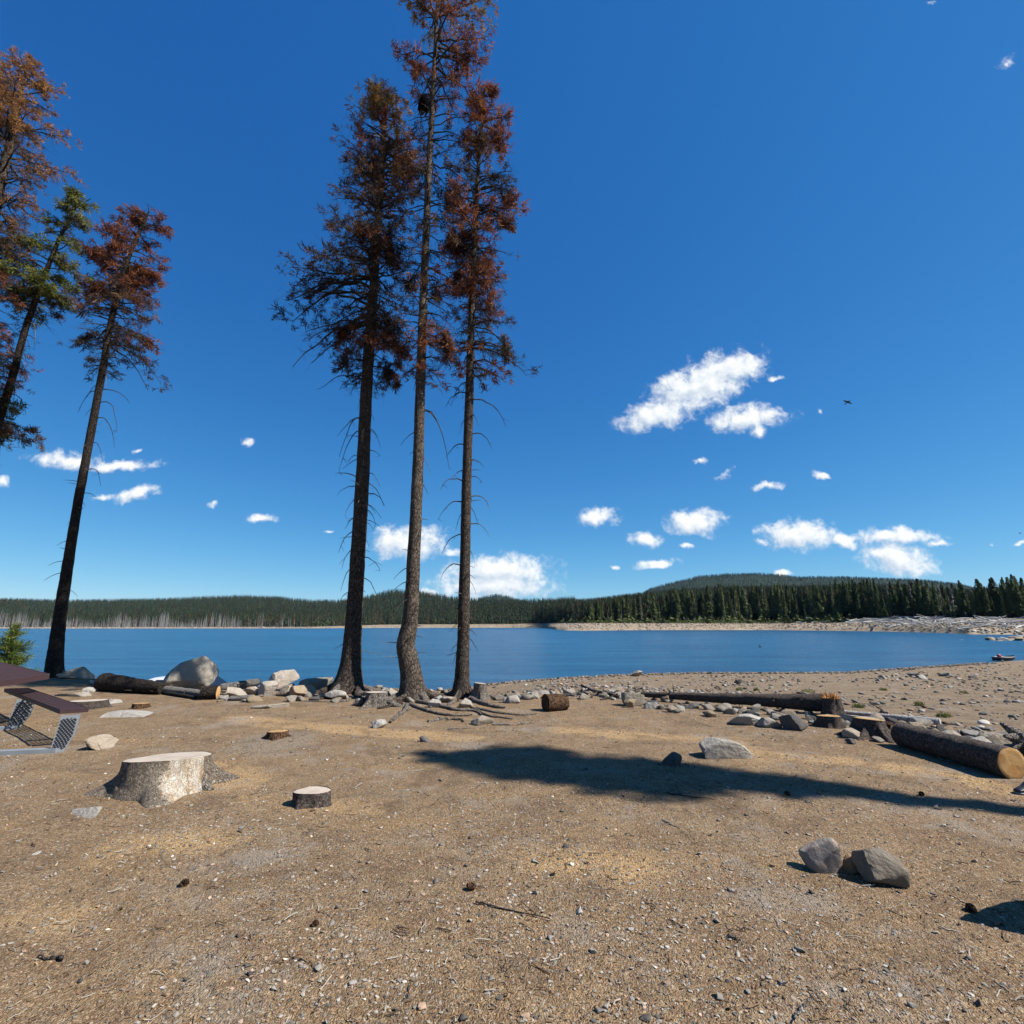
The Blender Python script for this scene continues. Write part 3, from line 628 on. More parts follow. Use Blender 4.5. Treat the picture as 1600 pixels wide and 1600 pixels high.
# splintered stump with its orange break
s4, rt4, h4, loc4 = stump(1288, 1316, 1100, 1126, 'splintered stump with bright orange torn top at the end of the long log', 'bark_log', 'splint', .12, 4, 20, 26, .12, hh=.33)
mb = MB(); g = np.random.default_rng(8)
for k in range(46):
    a = g.uniform(0, 6.28); r = rt4 * math.sqrt(g.uniform(0, 1)) * .95; p = np.array([r * math.cos(a), r * math.sin(a), h4 - .02]); tip = p + np.array([g.normal(0, .03), g.normal(0, .03), g.uniform(.03, .13)]); mb.tube(np.array([p, (p + tip) / 2 + g.normal(0, .004, 3), tip]), np.array([.016, .012, .002]), 4)
mb.build('splinters', M['splint'], s4)

log('fallen_log', P(1412, 1165), P(1586, 1217), .155, .165, 'thick dark-barked log with orange sawn end at the right edge', 'bark_log', 'cut_fresh', seed=31, wob=.02, stubs=2)
L2 = log('fallen_log', P(1003, 1093), P(1296, 1117), .055, .155, 'long dark fallen log with fresh yellow end lying across the bank', 'bark_log', 'cut_fresh', seed=32, wob=.05, ends=(False, True), stubs=20, lift=.06)
log('fallen_log', P(160, 1079), P(254, 1085), .22, .14, 'thick dark log tapering right, left of the peaked boulder', 'bark_dark', 'bark_dark', seed=33, wob=.03, stubs=4, ends=(False, False))
log('fallen_log', P(246, 1083), P(322, 1091), .10, .085, 'pale barkless log in front of the peaked boulder', 'limb_pale', 'cut_grey', seed=53, wob=.03, stubs=4)
log('log_piece', P(314, 1093), P(340, 1092.3), .145, .145, 'short dark log chunk with orange sawn end beside the peaked boulder', 'bark_dark', 'cut_fresh', seed=34, wob=0)
log('log_piece', P(345, 1087), P(402, 1078), .075, .085, 'pale barkless log leaning over stones right of the car', 'limb_pale', 'cut_grey', seed=35, wob=.03, stubs=3, lift=.12)
log('log_piece', P(360, 1095), P(396, 1095), .05, .065, 'small buff log lying below the pale leaning log', 'limb_pale', 'cut', seed=36, wob=0)
log('log_piece', P(852, 1111), P(884, 1109), .16, .15, 'short brown log round lying alone on the gravel right of the pines', 'bark_brown', 'bark_brown', seed=37, wob=0)
log('driftwood_log', P(1316, 1117), P(1470, 1134), .045, .06, 'long thin grey weathered pole behind the right stumps', 'drift', 'cut_grey', seed=38, wob=.03)
log('log_piece', P(1386, 1146), P(1402, 1151), .09, .09, 'small dark log piece between ridged stump and thick log', 'bark_brown', 'cut', seed=39, wob=0)
log('log_piece', P(1532, 1160), P(1582, 1158), .05, .07, 'short pale log lying behind the thick cut log near the edge', 'limb_pale', 'cut_grey', seed=40, wob=0)
log('driftwood_log', P(141, 1068), P(178, 1081), .05, .045, 'grey weathered plank slanting below the thick dark log', 'drift', 'cut_grey', seed=41, wob=.03)
log('fallen_branch', P(205, 1083), P(262, 1085), .05, .04, 'dark fallen limb lying under the thick dark log', 'bark_dark', 'bark_dark', seed=42, wob=.05, stubs=3)
log('fallen_branch', P(262, 1086), P(306, 1093), .045, .035, 'dark fallen limb crossing below the peaked boulder', 'bark_dark', 'bark_dark', seed=43, wob=.05, stubs=2)
# root wad at the right edge
rw = empty('driftwood_root', P(1596, 1182)); mb = MB(); g = np.random.default_rng(4)
for k in range(9):
    a = g.uniform(2.2, 4.4) if k < 4 else g.uniform(0, 6.28); L = g.uniform(.18, .34); e = g.uniform(-.1, .9) if k > 2 else -.15
    d = np.array([math.cos(a) * math.cos(e), math.sin(a) * math.cos(e) * .7, math.sin(e)]); mb.tube(np.array([[.12, .05, .14], np.array([.12, .05, .14]) + d * L * .5 + [0, 0, .02], np.array([.12, .05, .12]) + d * L]), np.array([.085, .055, .02]), 9)
mb.build('root_wad', M['root'], rw, True); log_ = MB(); log_.tube(np.array([[.1, .05, .15], [.5, .25, .2], [.9, .4, .2]]), np.array([.11, .10, .09]), 14); log_.build('trunk_piece', M['root'], rw, True); tag(rw, 'weathered driftwood root wad cut off by the right edge', 'driftwood')
def stick(pts, r, label, mat='limb_pale', name='fallen_branch', group=None, twigs=2, lift=.01):
    Q = np.array([P(*p[:2]) + np.array([0, 0, lift + (p[2] if len(p) > 2 else 0)]) for p in pts]); root = Q[0].copy(); s = np.linspace(0, 1, 10); f = np.linspace(0, 1, len(Q))
    path = np.stack([np.interp(s, f, Q[:, k]) for k in range(3)], 1); path += np.random.default_rng(int(pts[0][0])).normal(0, r * .5, path.shape); path -= root
    mb = MB(); mb.tube(path, np.linspace(r, r * .45, 10), 7)
    g = np.random.default_rng(int(pts[0][0]) + 3)
    for k in range(twigs):
        i = g.integers(2, 9); d = g.normal(0, 1, 3); d[2] = abs(d[2]) * .6; d *= .12 / np.linalg.norm(d) * (1 + r * 12); mb.tube(np.array([path[i], path[i] + d * .6, path[i] + d + [0, 0, -.01]]), np.array([r * .5, r * .35, r * .12]), 5)
    o = mb.build(name, M[mat], None, True); o.location = root; tag(o, label, 'fallen branch', group)
stick([(1458, 1176, .05), (1472, 1190), (1496, 1192)], .008, 'pale forked stick lying before the thick cut log', twigs=3)
stick([(1359, 1101, .05), (1378, 1110)], .018, 'dark short branch lying on the beach behind the right stumps', 'limb')
stick([(908, 1078, .12), (938, 1088, .08), (965, 1092, .05), (1000, 1084, .1)], .04, 'brown crooked branch lying on the rubble left of the long log', 'limb', twigs=5)
stick([(940, 1094), (975, 1090, .08), (1003, 1082, .12)], .03, 'dark branch crossing behind the speckled grey boulder', 'limb', twigs=4)
stick([(955, 1057, .02), (964, 1053, .15), (973, 1057, .05)], .05, 'small dark driftwood piece at the waterline', 'limb', twigs=4)
stick([(668, 1128), (700, 1123), (728, 1128)], .035, 'weathered grey root lying loose below the curved pine', 'root', twigs=2)
stick([(612, 1127), (624, 1116), (632, 1110)], .035, 'short pale curved root piece below the curved pine', 'root', twigs=1)
stick([(770, 1133), (805, 1134), (830, 1130)], .018, 'thin grey stick right of the root tangle', twigs=2)
stick([(700, 1140), (735, 1138)], .014, 'thin pale stick at the edge of the straw band', twigs=1)
stick([(1430, 1046, .02), (1412, 1049, .05)], .06, 'dark driftwood scrap by the right shoreline', 'limb', twigs=2)
stick([(745, 1412), (770, 1418), (858, 1438)], .006, 'long thin twig on the bare foreground soil', 'limb', twigs=2)
stick([(1035, 1283), (1062, 1296)], .006, 'pale short twig on the open foreground soil', twigs=1)
stick([(1255, 1575), (1240, 1598)], .007, 'curled grey twig near the bottom edge right of centre', twigs=1)
stick([(100, 1502), (60, 1497)], .010, 'brown bark strip near the lower left corner', 'limb', twigs=0)
stick([(1040, 1240), (1120, 1252)], .007, 'thin bent stick just below the long shadow', 'limb', twigs=2)

# pine cones and lumps
def cone_(px, py, label, s=.022, rz=None):
    g = P(px, py); n, K = 14, 12; sK = np.linspace(0, 1, K); th = np.arange(n) * 2 * math.pi / n; V = []
    for k in range(K):
        r = s * math.sin(math.pi * (.12 + .86 * sK[k])) ** .7 * (1 + .22 * np.cos(th * 7 + k * math.pi)); V.append(np.stack([np.full(n, (sK[k] - .5) * s * 2.6), r * np.cos(th), r * np.sin(th)], -1))
    V = np.array(V).reshape(-1, 3); idx = np.arange(n * K).reshape(K, n); a = idx[:-1]; b = np.roll(a, -1, 1); c = idx[1:]; d = np.roll(c, -1, 1)
    o = link('pine_cone', mesh_np('pine_cone', V, np.stack([a, b, d, c], -1).reshape(-1, 4), M['bark_brown'], smooth=False), None, (g[0], g[1], g[2] + s * .7)); o.rotation_euler = (0, 0, random.uniform(0, 6)); tag(o, label, 'pine cone')
cone_(287, 1384, 'brown pine cone on the straw in the lower left'); cone_(736, 1390, 'brown pine cone right of centre in the foreground'); cone_(1230, 1243, 'pine cone at the lower rim of the long shadow'); cone_(1518, 1424, 'dark pine cone left of the round shadow')
cone_(1440, 1243, 'pine cone beside the long shadow under the thick log', .02); cone_(492, 1447, 'small dark bark lump in the left foreground', .016)

# ------------------------------------------------------------------ near pines
def interp_path(rows, Y):
    return np.array([at_plane(px, py, Y) for px, py, w in rows]), np.array([w for *_, w in rows])
def catmull(Pn, m):
    Pn = np.asarray(Pn, float); n = len(Pn); s = np.linspace(0, n - 1, m); i = np.clip(np.floor(s).astype(int), 0, n - 2); t = (s - i)[:, None]
    g = lambda k: Pn[np.clip(k, 0, n - 1)]
    p0, p1, p2, p3 = g(i - 1), g(i), g(i + 1), g(i + 2)
    return .5 * (2 * p1 + (p2 - p0) * t + (2 * p0 - 5 * p1 + 4 * p2 - p3) * t ** 2 + (3 * p1 - p0 - 3 * p2 + p3) * t ** 3)
PAL = dict(red=[(.23, .072, .034), (.11, .045, .028), (.30, .12, .055)], brown=[(.15, .085, .050), (.10, .060, .040), (.22, .12, .06)], gold=[(.44, .25, .07), (.30, .22, .07), (.26, .11, .04)],
           green=[(.16, .175, .040), (.075, .10, .026), (.24, .22, .055)], dark=[(.060, .045, .034), (.085, .055, .035), (.045, .035, .03)], orange=[(.46, .24, .085), (.34, .165, .06), (.24, .11, .045)])
def tufts(cent, dirs, size, cols, g, K=13, wid=.085):
    N = len(cent); d = g.normal(size=(N, K, 3)) * .75 + dirs[:, None] * .9; d /= np.linalg.norm(d, axis=2, keepdims=True)
    w = np.cross(d, g.normal(size=(N, K, 3))); w /= np.linalg.norm(w, axis=2, keepdims=True) + 1e-9
    L = size[:, None, None] * g.uniform(.6, 1.1, (N, K, 1)); o = cent[:, None] + g.normal(size=(N, K, 3)) * size[:, None, None] * .28
    a = o - w * L * wid; b = o + w * L * wid; c = o + d * L + w * L * wid * .5; e = o + d * L - w * L * wid * .5
    V = np.stack([a, b, c, e], 2).reshape(-1, 3); F = np.arange(len(V)).reshape(-1, 4)
    cc = cols[:, None, None, :] * g.uniform(.65, 1.35, (N, K, 1, 1)) + np.zeros((N, K, 4, 3)); return V, F, cc.reshape(-1, 3)
def pine(name, label, rows, Y, prof, nb, seed, bark='bark', roots=0, bare=(), flare=.35, tuft=.14, clump=True, hangs=(), nlimb=26, crown_label=None, group=None, pscale=1.0):
    """rows: (px, py, trunk width px) bottom to top.  prof: (py, left px, right px, density 0-1, palette)"""
    g = np.random.default_rng(seed); pts, wpx = interp_path(rows, Y)
    dep = np.array([p[1] * CP + (p[2] - 1.6) * SP for p in pts]); rad = wpx * dep / 1600
    base = pts[0].copy(); base[2] = gz(base[0], base[1]) if roots or True else base[2]
    pts[0] = [pts[0][0], pts[0][1], base[2] - .15]
    m = 150; path = catmull(pts, m); rr = np.maximum(np.interp(np.linspace(0, len(rad) - 1, m), np.arange(len(rad)), rad), .008)
    hgt = path[:, 2] - base[2]; root = empty(name, base); n = 30; th = np.arange(n) * 2 * math.pi / n
    V, F = tubes(path[None], rr[None], n); V3 = V.reshape(m, n, 3); dv = V3 - path[:, None]
    fl = np.exp(-np.clip(hgt, 0, 9) / .28); ang = np.arctan2(dv[..., 1], dv[..., 0]); lob = np.clip(np.cos(ang * 3 + seed), 0, 1) * .7 + np.clip(np.cos(ang * 5 + 2 * seed), 0, 1) * .5
    k = 1 + flare * fl[:, None] * (.35 + 1.2 * lob) + .13 * fbm(V3 * np.array([6, 6, 3]) + seed, seed, 4) + .10 * fbm(V3 * np.array([20, 20, 9]) + seed, seed, 2)
    V3 = path[:, None] + dv * k[..., None] - base
    link('trunk', mesh_np('trunk', V3.reshape(-1, 3), F, M[bark]), root)
    # branch table
    pr = np.array([[p[0], p[1], p[2], p[3]] for p in prof], float)
    sc_z = lambda py: None
    def trunk_at_py(py):                      # nearest path point seen at this row
        d = path - EYE; yy = 800 - 800 * (-d[:, 1] * SP + d[:, 2] * CP) / (d[:, 1] * CP + d[:, 2] * SP)
        i = int(np.argmin(np.abs(yy - py))); return i
    limbsP, limbsR, tw, tr, C_, D_, S_, K_ = [], [], [], [], [], [], [], []
    top, bot = pr[:, 0].min(), pr[:, 0].max()
    rows_py = g.uniform(top, bot, nb); rows_py = np.sort(rows_py)
    for py in rows_py:
        lft, rgt, den = [np.interp(py, pr[:, 0], pr[:, c]) for c in (1, 2, 3)]
        i = trunk_at_py(py - g.uniform(0, 12)); b0 = path[i]; dp = (b0[1]) * CP + (b0[2] - 1.6) * SP
        phi = g.uniform(0, 2 * math.pi); cx, cy = math.cos(phi), math.sin(phi)
        reach = ((rgt if cx > 0 else lft) * abs(cx) + (lft + rgt) / 2 * abs(cy)) / max(abs(cx) + abs(cy), 1e-3) * dp / 800 * pscale
        L = reach * g.uniform(.55, 1.08)
        if L < .08: continue
        pi = int(np.argmin(np.abs(pr[:, 0] - py))); pal = prof[pi][4]
        hfrac = (bot - py) / (bot - top)
        cl = float(vnoise(np.array([[py / 34, math.cos(phi) * 1.1 + 9, math.sin(phi) * 1.1]]), seed)[0]); den = den * (min(1.3, max(.08, cl * 3.0 - .5)) if clump else 1.25); L *= (.75 + .5 * cl) if clump else 1
        rise = g.uniform(.1, .55) * (.35 + hfrac); droop = g.uniform(.25, .8) * (1.25 - hfrac); K = 9; s = np.linspace(0, 1, K)
        q = np.zeros((K, 3)); q[:, 0] = b0[0] + cx * L * s; q[:, 1] = b0[1] + cy * L * s; q[:, 2] = b0[2] + L * (rise * s - droop * s ** 2)
        q[1:] += np.cumsum(g.normal(0, L * .022, (K - 1, 3)), 0)
        r0 = min(.010 + .016 * L, rr[i] * .7); limbsP.append(q); limbsR.append(r0 * (1 - .82 * s))
        nt = int(L * g.uniform(8, 12)) + 2
        for _ in range(nt):
            s1 = g.uniform(.15, 1) ** .75; p1 = np.array([np.interp(s1, s, q[:, c]) for c in range(3)])
            side = g.choice([-1, 1]); a2 = phi + side * g.uniform(.3, 1.3); l2 = L * g.uniform(.14, .36) * (1.25 - s1 * .6) + .05
            K2 = 5; s2 = np.linspace(0, 1, K2); dz = g.uniform(-.5, .35)
            q2 = np.stack([p1[0] + math.cos(a2) * l2 * s2, p1[1] + math.sin(a2) * l2 * s2, p1[2] + l2 * (dz * s2 + g.uniform(-.35, .25) * s2 ** 2)], 1); q2[1:] += np.cumsum(g.normal(0, l2 * .06, (K2 - 1, 3)), 0)
            tw.append(q2); tr.append(np.maximum(.0045 * (1 - .6 * s2), .002))
            if g.uniform() < den * .78:
                dd = q2[-1] - q2[-2]; dd /= np.linalg.norm(dd) + 1e-9
                for j in (4, 3, 2)[:1 + int(g.uniform() < .6) + int(g.uniform() < .35 * den)]:
                    C_.append(q2[j]); D_.append(dd); S_.append(tuft * g.uniform(.6, 1.2)); K_.append(PAL[pal][g.integers(3)])
            for _2 in range(1 + int(g.uniform() < .6)):   # hair-thin side twigs
                j = g.integers(1, 5); d3 = g.normal(size=3); d3[2] = -abs(d3[2]) * .7; d3 *= g.uniform(.06, .22) / np.linalg.norm(d3)
                e = q2[j] + np.linspace(0, 1, 5)[:, None] * d3; tw.append(e); tr.append(np.full(5, .0022))
                if g.uniform() < den * .28: C_.append(e[-1]); D_.append(d3 / np.linalg.norm(d3)); S_.append(tuft * g.uniform(.5, .9)); K_.append(PAL[pal][g.integers(3)])
    for hx, hy, hw, hh_, hp in hangs:        # heavy drooping boughs
        i = trunk_at_py(hy - hh_ / 2 - 16); b0 = path[i]; c = at_plane(hx, hy - hh_ / 2, b0[1] + g.normal(0, .25)); dp = c[1] * CP + (c[2] - 1.6) * SP; kk = dp / 800; s = np.linspace(0, 1, 9)[:, None]
        q = b0 * (1 - s) + c * s; q[:, 2] += .12 * np.sin(s[:, 0] * math.pi); q[1:] += np.cumsum(g.normal(0, .008, (8, 3)), 0); limbsP.append(q); limbsR.append(np.linspace(.02, .009, 9))
        sg_ = 1 if hx > 0 and c[0] > b0[0] else -1
        for _ in range(int(8 + hw * hh_ * .055)):
            dd_ = g.uniform(0, 1) ** .8; sp_ = hw * kk * (.42 - .28 * dd_); e = c + np.array([g.normal(0, sp_) + sg_ * hw * kk * .5 * dd_ - sg_ * .25 * hw * kk, g.normal(0, sp_), -(dd_ * 1.25 - .3) * hh_ * kk]); s2 = np.linspace(0, 1, 5)[:, None]; q2 = q[-1] * (1 - s2) + e * s2; q2[1:4] += g.normal(0, .02, (3, 3)); tw.append(q2); tr.append(np.full(5, .003))
            for _2 in range(2): C_.append(e * (1 - .35 * _2) + q[-1] * .35 * _2 + g.normal(0, .05, 3)); D_.append(np.array([g.normal(0, .4), g.normal(0, .4), -.9])); S_.append(tuft * g.uniform(.6, 1.0)); K_.append(PAL[hp if g.uniform() < .6 else 'dark'][g.integers(3)])
    V, F = tubes(np.array(limbsP) - base, np.array(limbsR), 6); link('crown_limbs', mesh_np('crown_limbs', V, F, M['limb']), root)
    V, F = tubes(np.array(tw) - base, np.array(tr), 3); cr = link('crown_twigs', mesh_np('crown_twigs', V, F, M['limb'], smooth=False), root)
    if C_:
        C_ = np.array(C_) - base; V, F, cc = tufts(C_, np.array(D_), np.array(S_), np.array(K_), g); cr = link('crown', mesh_np('crown', V, F, M['needles'], cc, False), root)
        if crown_label: cr['label'] = crown_label
    # bare single branches on the lower trunk
    bl = list(bare)
    for py, dx, dy, mt in bl:
        i = trunk_at_py(py); b0 = path[i]; dp = b0[1] * CP + (b0[2] - 1.6) * SP; k_ = dp / 800
        L = abs(dx) * k_; s = np.linspace(0, 1, 8); arch = g.uniform(.15, .4) * L; yy = g.normal(0, .35) * L
        q = np.stack([b0[0] + dx * k_ * s ** .8, b0[1] + yy * s, b0[2] + arch * np.sin(np.minimum(s * 2.0, 1.6)) - (dy * k_ + arch) * s ** 2], 1); q[1:] += np.cumsum(g.normal(0, L * .02, (7, 3)), 0)
        mb = MB(); mb.tube(q - base, np.linspace(.016, .004, 8) * min(1.2, .55 + L), 6)
        for _ in range(int(L * 5)):
            j = g.integers(2, 8); d3 = g.normal(size=3); d3[2] = -abs(d3[2]); d3 *= g.uniform(.06, .25) / np.linalg.norm(d3); mb.tube(np.array([q[j], q[j] + d3 * .6, q[j] + d3]) - base, np.array([.005, .004, .002]), 4, False)
        mb.build('branch', M['limb_pale' if mt else 'limb'], root, True)
    zc = [i for i in range(12, m - 40) if .8 < path[i][2] < 9.5]
    for _ in range(26 if roots else 8):
        i = zc[g.integers(len(zc))] if zc else 20; a = g.uniform(0, 6.28); L = g.uniform(.08, .42) + rr[i]; s = np.linspace(0, 1, 5); q = path[i] + np.stack([math.cos(a) * L * s, math.sin(a) * L * s, L * (g.uniform(-.1, .5) * s - g.uniform(.1, .9) * s ** 2)], 1)
        mb = MB(); mb.tube(q - base, np.linspace(.014, .004, 5), 5); mb.build('branch', M['limb_pale' if g.uniform() < .3 else 'limb'], root, True)
    for j in range(roots):
        a = seed * 1.3 + j * 2 * math.pi / roots + g.normal(0, .25); flare_root(root, base, a, g.uniform(.7, 1.5), rr[2] * g.uniform(.24, .40), 'root' if j % 2 else bark, seed * 10 + j, 'root', .17, rr[2] * .45)
    tag(root, label, 'tree', group); return root, base, path
def bares(pys, seed, lo=18, hi=42, side=None):
    g = random.Random(seed); return [(py + g.uniform(-5, 5), (1 if (side == 1 or (side is None and i % 2)) else -1) * g.uniform(lo, hi), g.uniform(-4, 34), g.random() < .45) for i, py in enumerate(pys)]

YA = P(545, 1082)[1]; YB = P(645, 1094)[1]; YC = P(723, 1090)[1]; YD = P(84, 1058)[1]
tA, bA, pA = pine('pine_tree', 'thickest dead pine, left of the three tall pines, red-brown crown', [(543, 1082, 50), (548, 1040, 32), (551, 1000, 27), (556, 920, 23.5), (562, 820, 22), (567, 740, 20.5), (572, 620, 18), (580, 500, 15.5), (586, 420, 12.5), (591, 340, 9.5), (598, 240, 7), (603, 180, 4), (606, 146, 1.5)], YA,
     [(148, 4, 8, 1, 'gold'), (170, 32, 26, 1, 'gold'), (200, 48, 50, .95, 'gold'), (240, 62, 70, .95, 'red'), (262, 88, 66, .85, 'red'), (300, 72, 56, .5, 'brown'), (340, 75, 50, .38, 'brown'), (390, 62, 50, .35, 'dark'), (412, 70, 62, .95, 'red'), (432, 138, 50, .5, 'dark'), (480, 135, 36, .5, 'dark'), (515, 125, 40, .45, 'dark'), (535, 55, 50, .5, 'red'), (575, 45, 60, .25, 'dark'), (610, 20, 14, 0, 'dark')], 260, 1, 'bark', 6,
     bares([560, 590, 615, 640, 655, 680, 690, 705, 715, 735, 742, 750, 762, 770, 785, 800, 812, 818, 835, 842, 858, 872, 890, 905, 925], 1, 14, 38) + [(598, -72, 22, False), (600, -40, 20, False), (655, -38, 60, False), (672, -35, 62, False)], hangs=[(535, 530, 14, 36, 'red'), (606, 400, 30, 46, 'red'), (604, 590, 22, 36, 'dark'), (618, 600, 10, 26, 'red')])
tB, bB, pB = pine('pine_tree', 'tallest dead pine with curved lower trunk, middle of three', [(648, 1094, 46), (643, 1060, 33), (638, 1030, 30), (634, 1008, 28), (640, 975, 25), (644, 930, 22), (646, 880, 20.5), (650, 800, 18.5), (654, 700, 16.5), (657, 600, 15), (661, 480, 13), (666, 360, 11), (670, 270, 9.5), (676, 160, 8), (681, 60, 6), (684, 0, 4), (686, -34, 1.5)], YB,
     [(-34, 6, 10, 1, 'gold'), (-10, 28, 45, 1, 'gold'), (30, 38, 68, .95, 'gold'), (70, 56, 88, .8, 'red'), (110, 55, 85, .7, 'red'), (150, 48, 60, .5, 'red'), (185, 30, 60, .18, 'dark'), (220, 28, 62, .12, 'dark'), (300, 30, 52, .12, 'dark'), (380, 34, 48, .15, 'brown'), (440, 40, 52, .22, 'red'), (520, 34, 56, .16, 'brown'), (548, 40, 60, .5, 'red'), (575, 28, 40, .25, 'red'), (600, 10, 14, 0, 'dark')], 190, 2, 'bark_pale', 7,
     [(502, -32, 70, False), (590, -38, 38, False), (598, 34, 20, True), (640, 48, 90, False), (642, 42, 60, True), (720, 20, 30, True), (685, -10, 0, False), (768, -7, 0, False), (765, 12, -4, False), (200, 60, -30, False), (225, 55, 10, False), (325, -48, 30, False)] + bares([410, 470, 440, 540], 2, 30, 45), flare=.30, hangs=[(626, 562, 16, 30, 'red'), (698, 548, 24, 42, 'red'), (641, 446, 12, 22, 'dark'), (682, 460, 12, 24, 'red')])
tC, bC, pC = pine('pine_tree', 'slender dead pine with rust-red crown, right of the three', [(722, 1091, 34), (722, 1060, 22), (724, 1000, 19), (725, 940, 18), (727, 860, 16), (729, 760, 15), (732, 660, 14), (735, 560, 12), (738, 460, 9.5), (742, 360, 8), (747, 270, 6), (752, 200, 4), (757, 142, 1.5)], YC,
     [(140, 6, 10, 1, 'red'), (165, 20, 34, 1, 'red'), (200, 26, 45, .95, 'red'), (240, 30, 50, .95, 'red'), (262, 36, 40, .5, 'brown'), (290, 46, 50, .45, 'dark'), (320, 44, 66, .5, 'dark'), (350, 52, 60, .9, 'red'), (385, 55, 58, .8, 'red'), (415, 52, 68, .5, 'brown'), (440, 42, 70, .45, 'red'), (475, 34, 42, .45, 'red'), (505, 26, 36, .2, 'dark'), (540, 50, 76, .28, 'dark'), (570, 40, 50, .30, 'red'), (610, 10, 14, 0, 'dark')], 230, 3, 'bark', 6,
     bares([480, 500, 560, 585, 615, 645, 660, 680, 700, 715, 735, 748, 752, 770, 782, 790, 808, 820, 838, 860, 880, 905], 3, 14, 40) + [(512, 66, 50, False), (622, 62, 35, False), (600, -32, 30, False)], flare=.3, hangs=[(789, 552, 16, 34, 'brown'), (738, 440, 16, 40, 'red'), (704, 385, 14, 34, 'red'), (792, 350, 22, 16, 'red'), (715, 440, 14, 24, 'red')])
tD, bD, pD = pine('pine_tree', 'leaning dead pine standing alone at the left with dark red crown', [(83, 1062, 26), (88, 1010, 19), (97, 940, 16), (108, 870, 14), (121, 790, 12), (134, 720, 11), (147, 650, 10.5), (160, 580, 9.5), (172, 510, 8.5), (187, 450, 7), (202, 400, 5.5), (219, 360, 5), (233, 330, 2)], YD,
     [(328, 6, 12, 1, 'red'), (345, 22, 22, 1, 'red'), (370, 30, 36, .9, 'red'), (395, 55, 40, .85, 'red'), (425, 62, 36, .8, 'red'), (455, 45, 48, .75, 'red'), (480, 58, 50, .7, 'brown'), (510, 55, 60, .65, 'red'), (540, 50, 70, .55, 'dark'), (565, 22, 40, .25, 'dark'), (590, 20, 20, 0, 'dark')], 170, 4, 'bark_dark', 5,
     [(575, -40, 14, False), (585, 22, 30, True), (600, -20, 20, True), (612, -34, 30, False), (605, 32, 14, False), (628, 40, 40, False), (655, 38, 50, False), (690, 22, 30, False), (735, 40, 26, True), (770, 20, 5, False), (785, 10, 10, False), (820, -12, -5, False), (858, -12, -4, False)], tuft=.16, flare=.2, hangs=[(228, 536, 14, 16, 'red'), (135, 530, 18, 14, 'dark'), (150, 400, 26, 14, 'red')])
YE, YF = 17.5, 18.5
tF, bF, pF = pine('pine_tree', 'half-green pine whose trunk leaves the frame at the left edge', [(-128, 1068, 20), (-90, 930, 15), (-50, 800, 13), (-20, 710, 12), (2, 645, 11), (22, 580, 9.5), (38, 520, 8.5), (56, 468, 7.5), (72, 425, 6.5), (92, 375, 5), (112, 335, 3.5), (124, 314, 2)], YF,
     [(312, 10, 14, 1, 'green'), (330, 22, 24, .9, 'green'), (360, 20, 38, .7, 'green'), (385, 26, 34, .35, 'green'), (405, 70, 40, .75, 'green'), (425, 50, 44, .4, 'brown'), (440, 70, 34, .95, 'green'), (462, 75, 50, 1, 'green'), (482, 40, 50, .35, 'dark'), (500, 12, 30, 0, 'dark'), (640, 40, 20, .1, 'green'), (655, 60, 42, .9, 'green'), (680, 70, 46, .8, 'brown'), (695, 50, 40, .3, 'brown')], 120, 5, 'bark_dark', 0,
     [(505, 30, 50, True), (530, 20, 20, False), (600, 22, 60, False), (690, 60, 60, True), (615, 30, 30, False)], tuft=.19, clump=False, hangs=[(95, 470, 26, 16, 'green'), (35, 455, 40, 14, 'green'), (62, 455, 30, 14, 'green'), (12, 385, 60, 16, 'green'), (125, 350, 24, 22, 'green'), (100, 415, 30, 16, 'green')], crown_label='olive green needles in flat layered clumps')
tE, bE, pE = pine('pine_tree', 'dense orange-brown dead pine filling the upper left edge', [(-175, 1066, 30), (-130, 900, 26), (-80, 700, 22), (-50, 560, 20), (-22, 400, 17), (0, 288, 13), (18, 215, 9), (32, 150, 5), (42, 102, 2)], YE,
     [(98, 10, 14, 1, 'orange'), (125, 32, 34, 1, 'orange'), (160, 50, 52, 1, 'orange'), (210, 62, 74, 1, 'orange'), (250, 70, 74, .9, 'orange'), (300, 70, 78, .75, 'brown'), (330, 80, 84, .85, 'orange'), (370, 80, 66, .5, 'brown'), (410, 80, 72, .55, 'brown'), (450, 80, 62, .5, 'red'), (520, 80, 66, .5, 'red'), (595, 80, 62, .5, 'red'), (620, 60, 30, .2, 'brown')], 230, 6, 'bark', 0, [], tuft=.14, pscale=1.0)
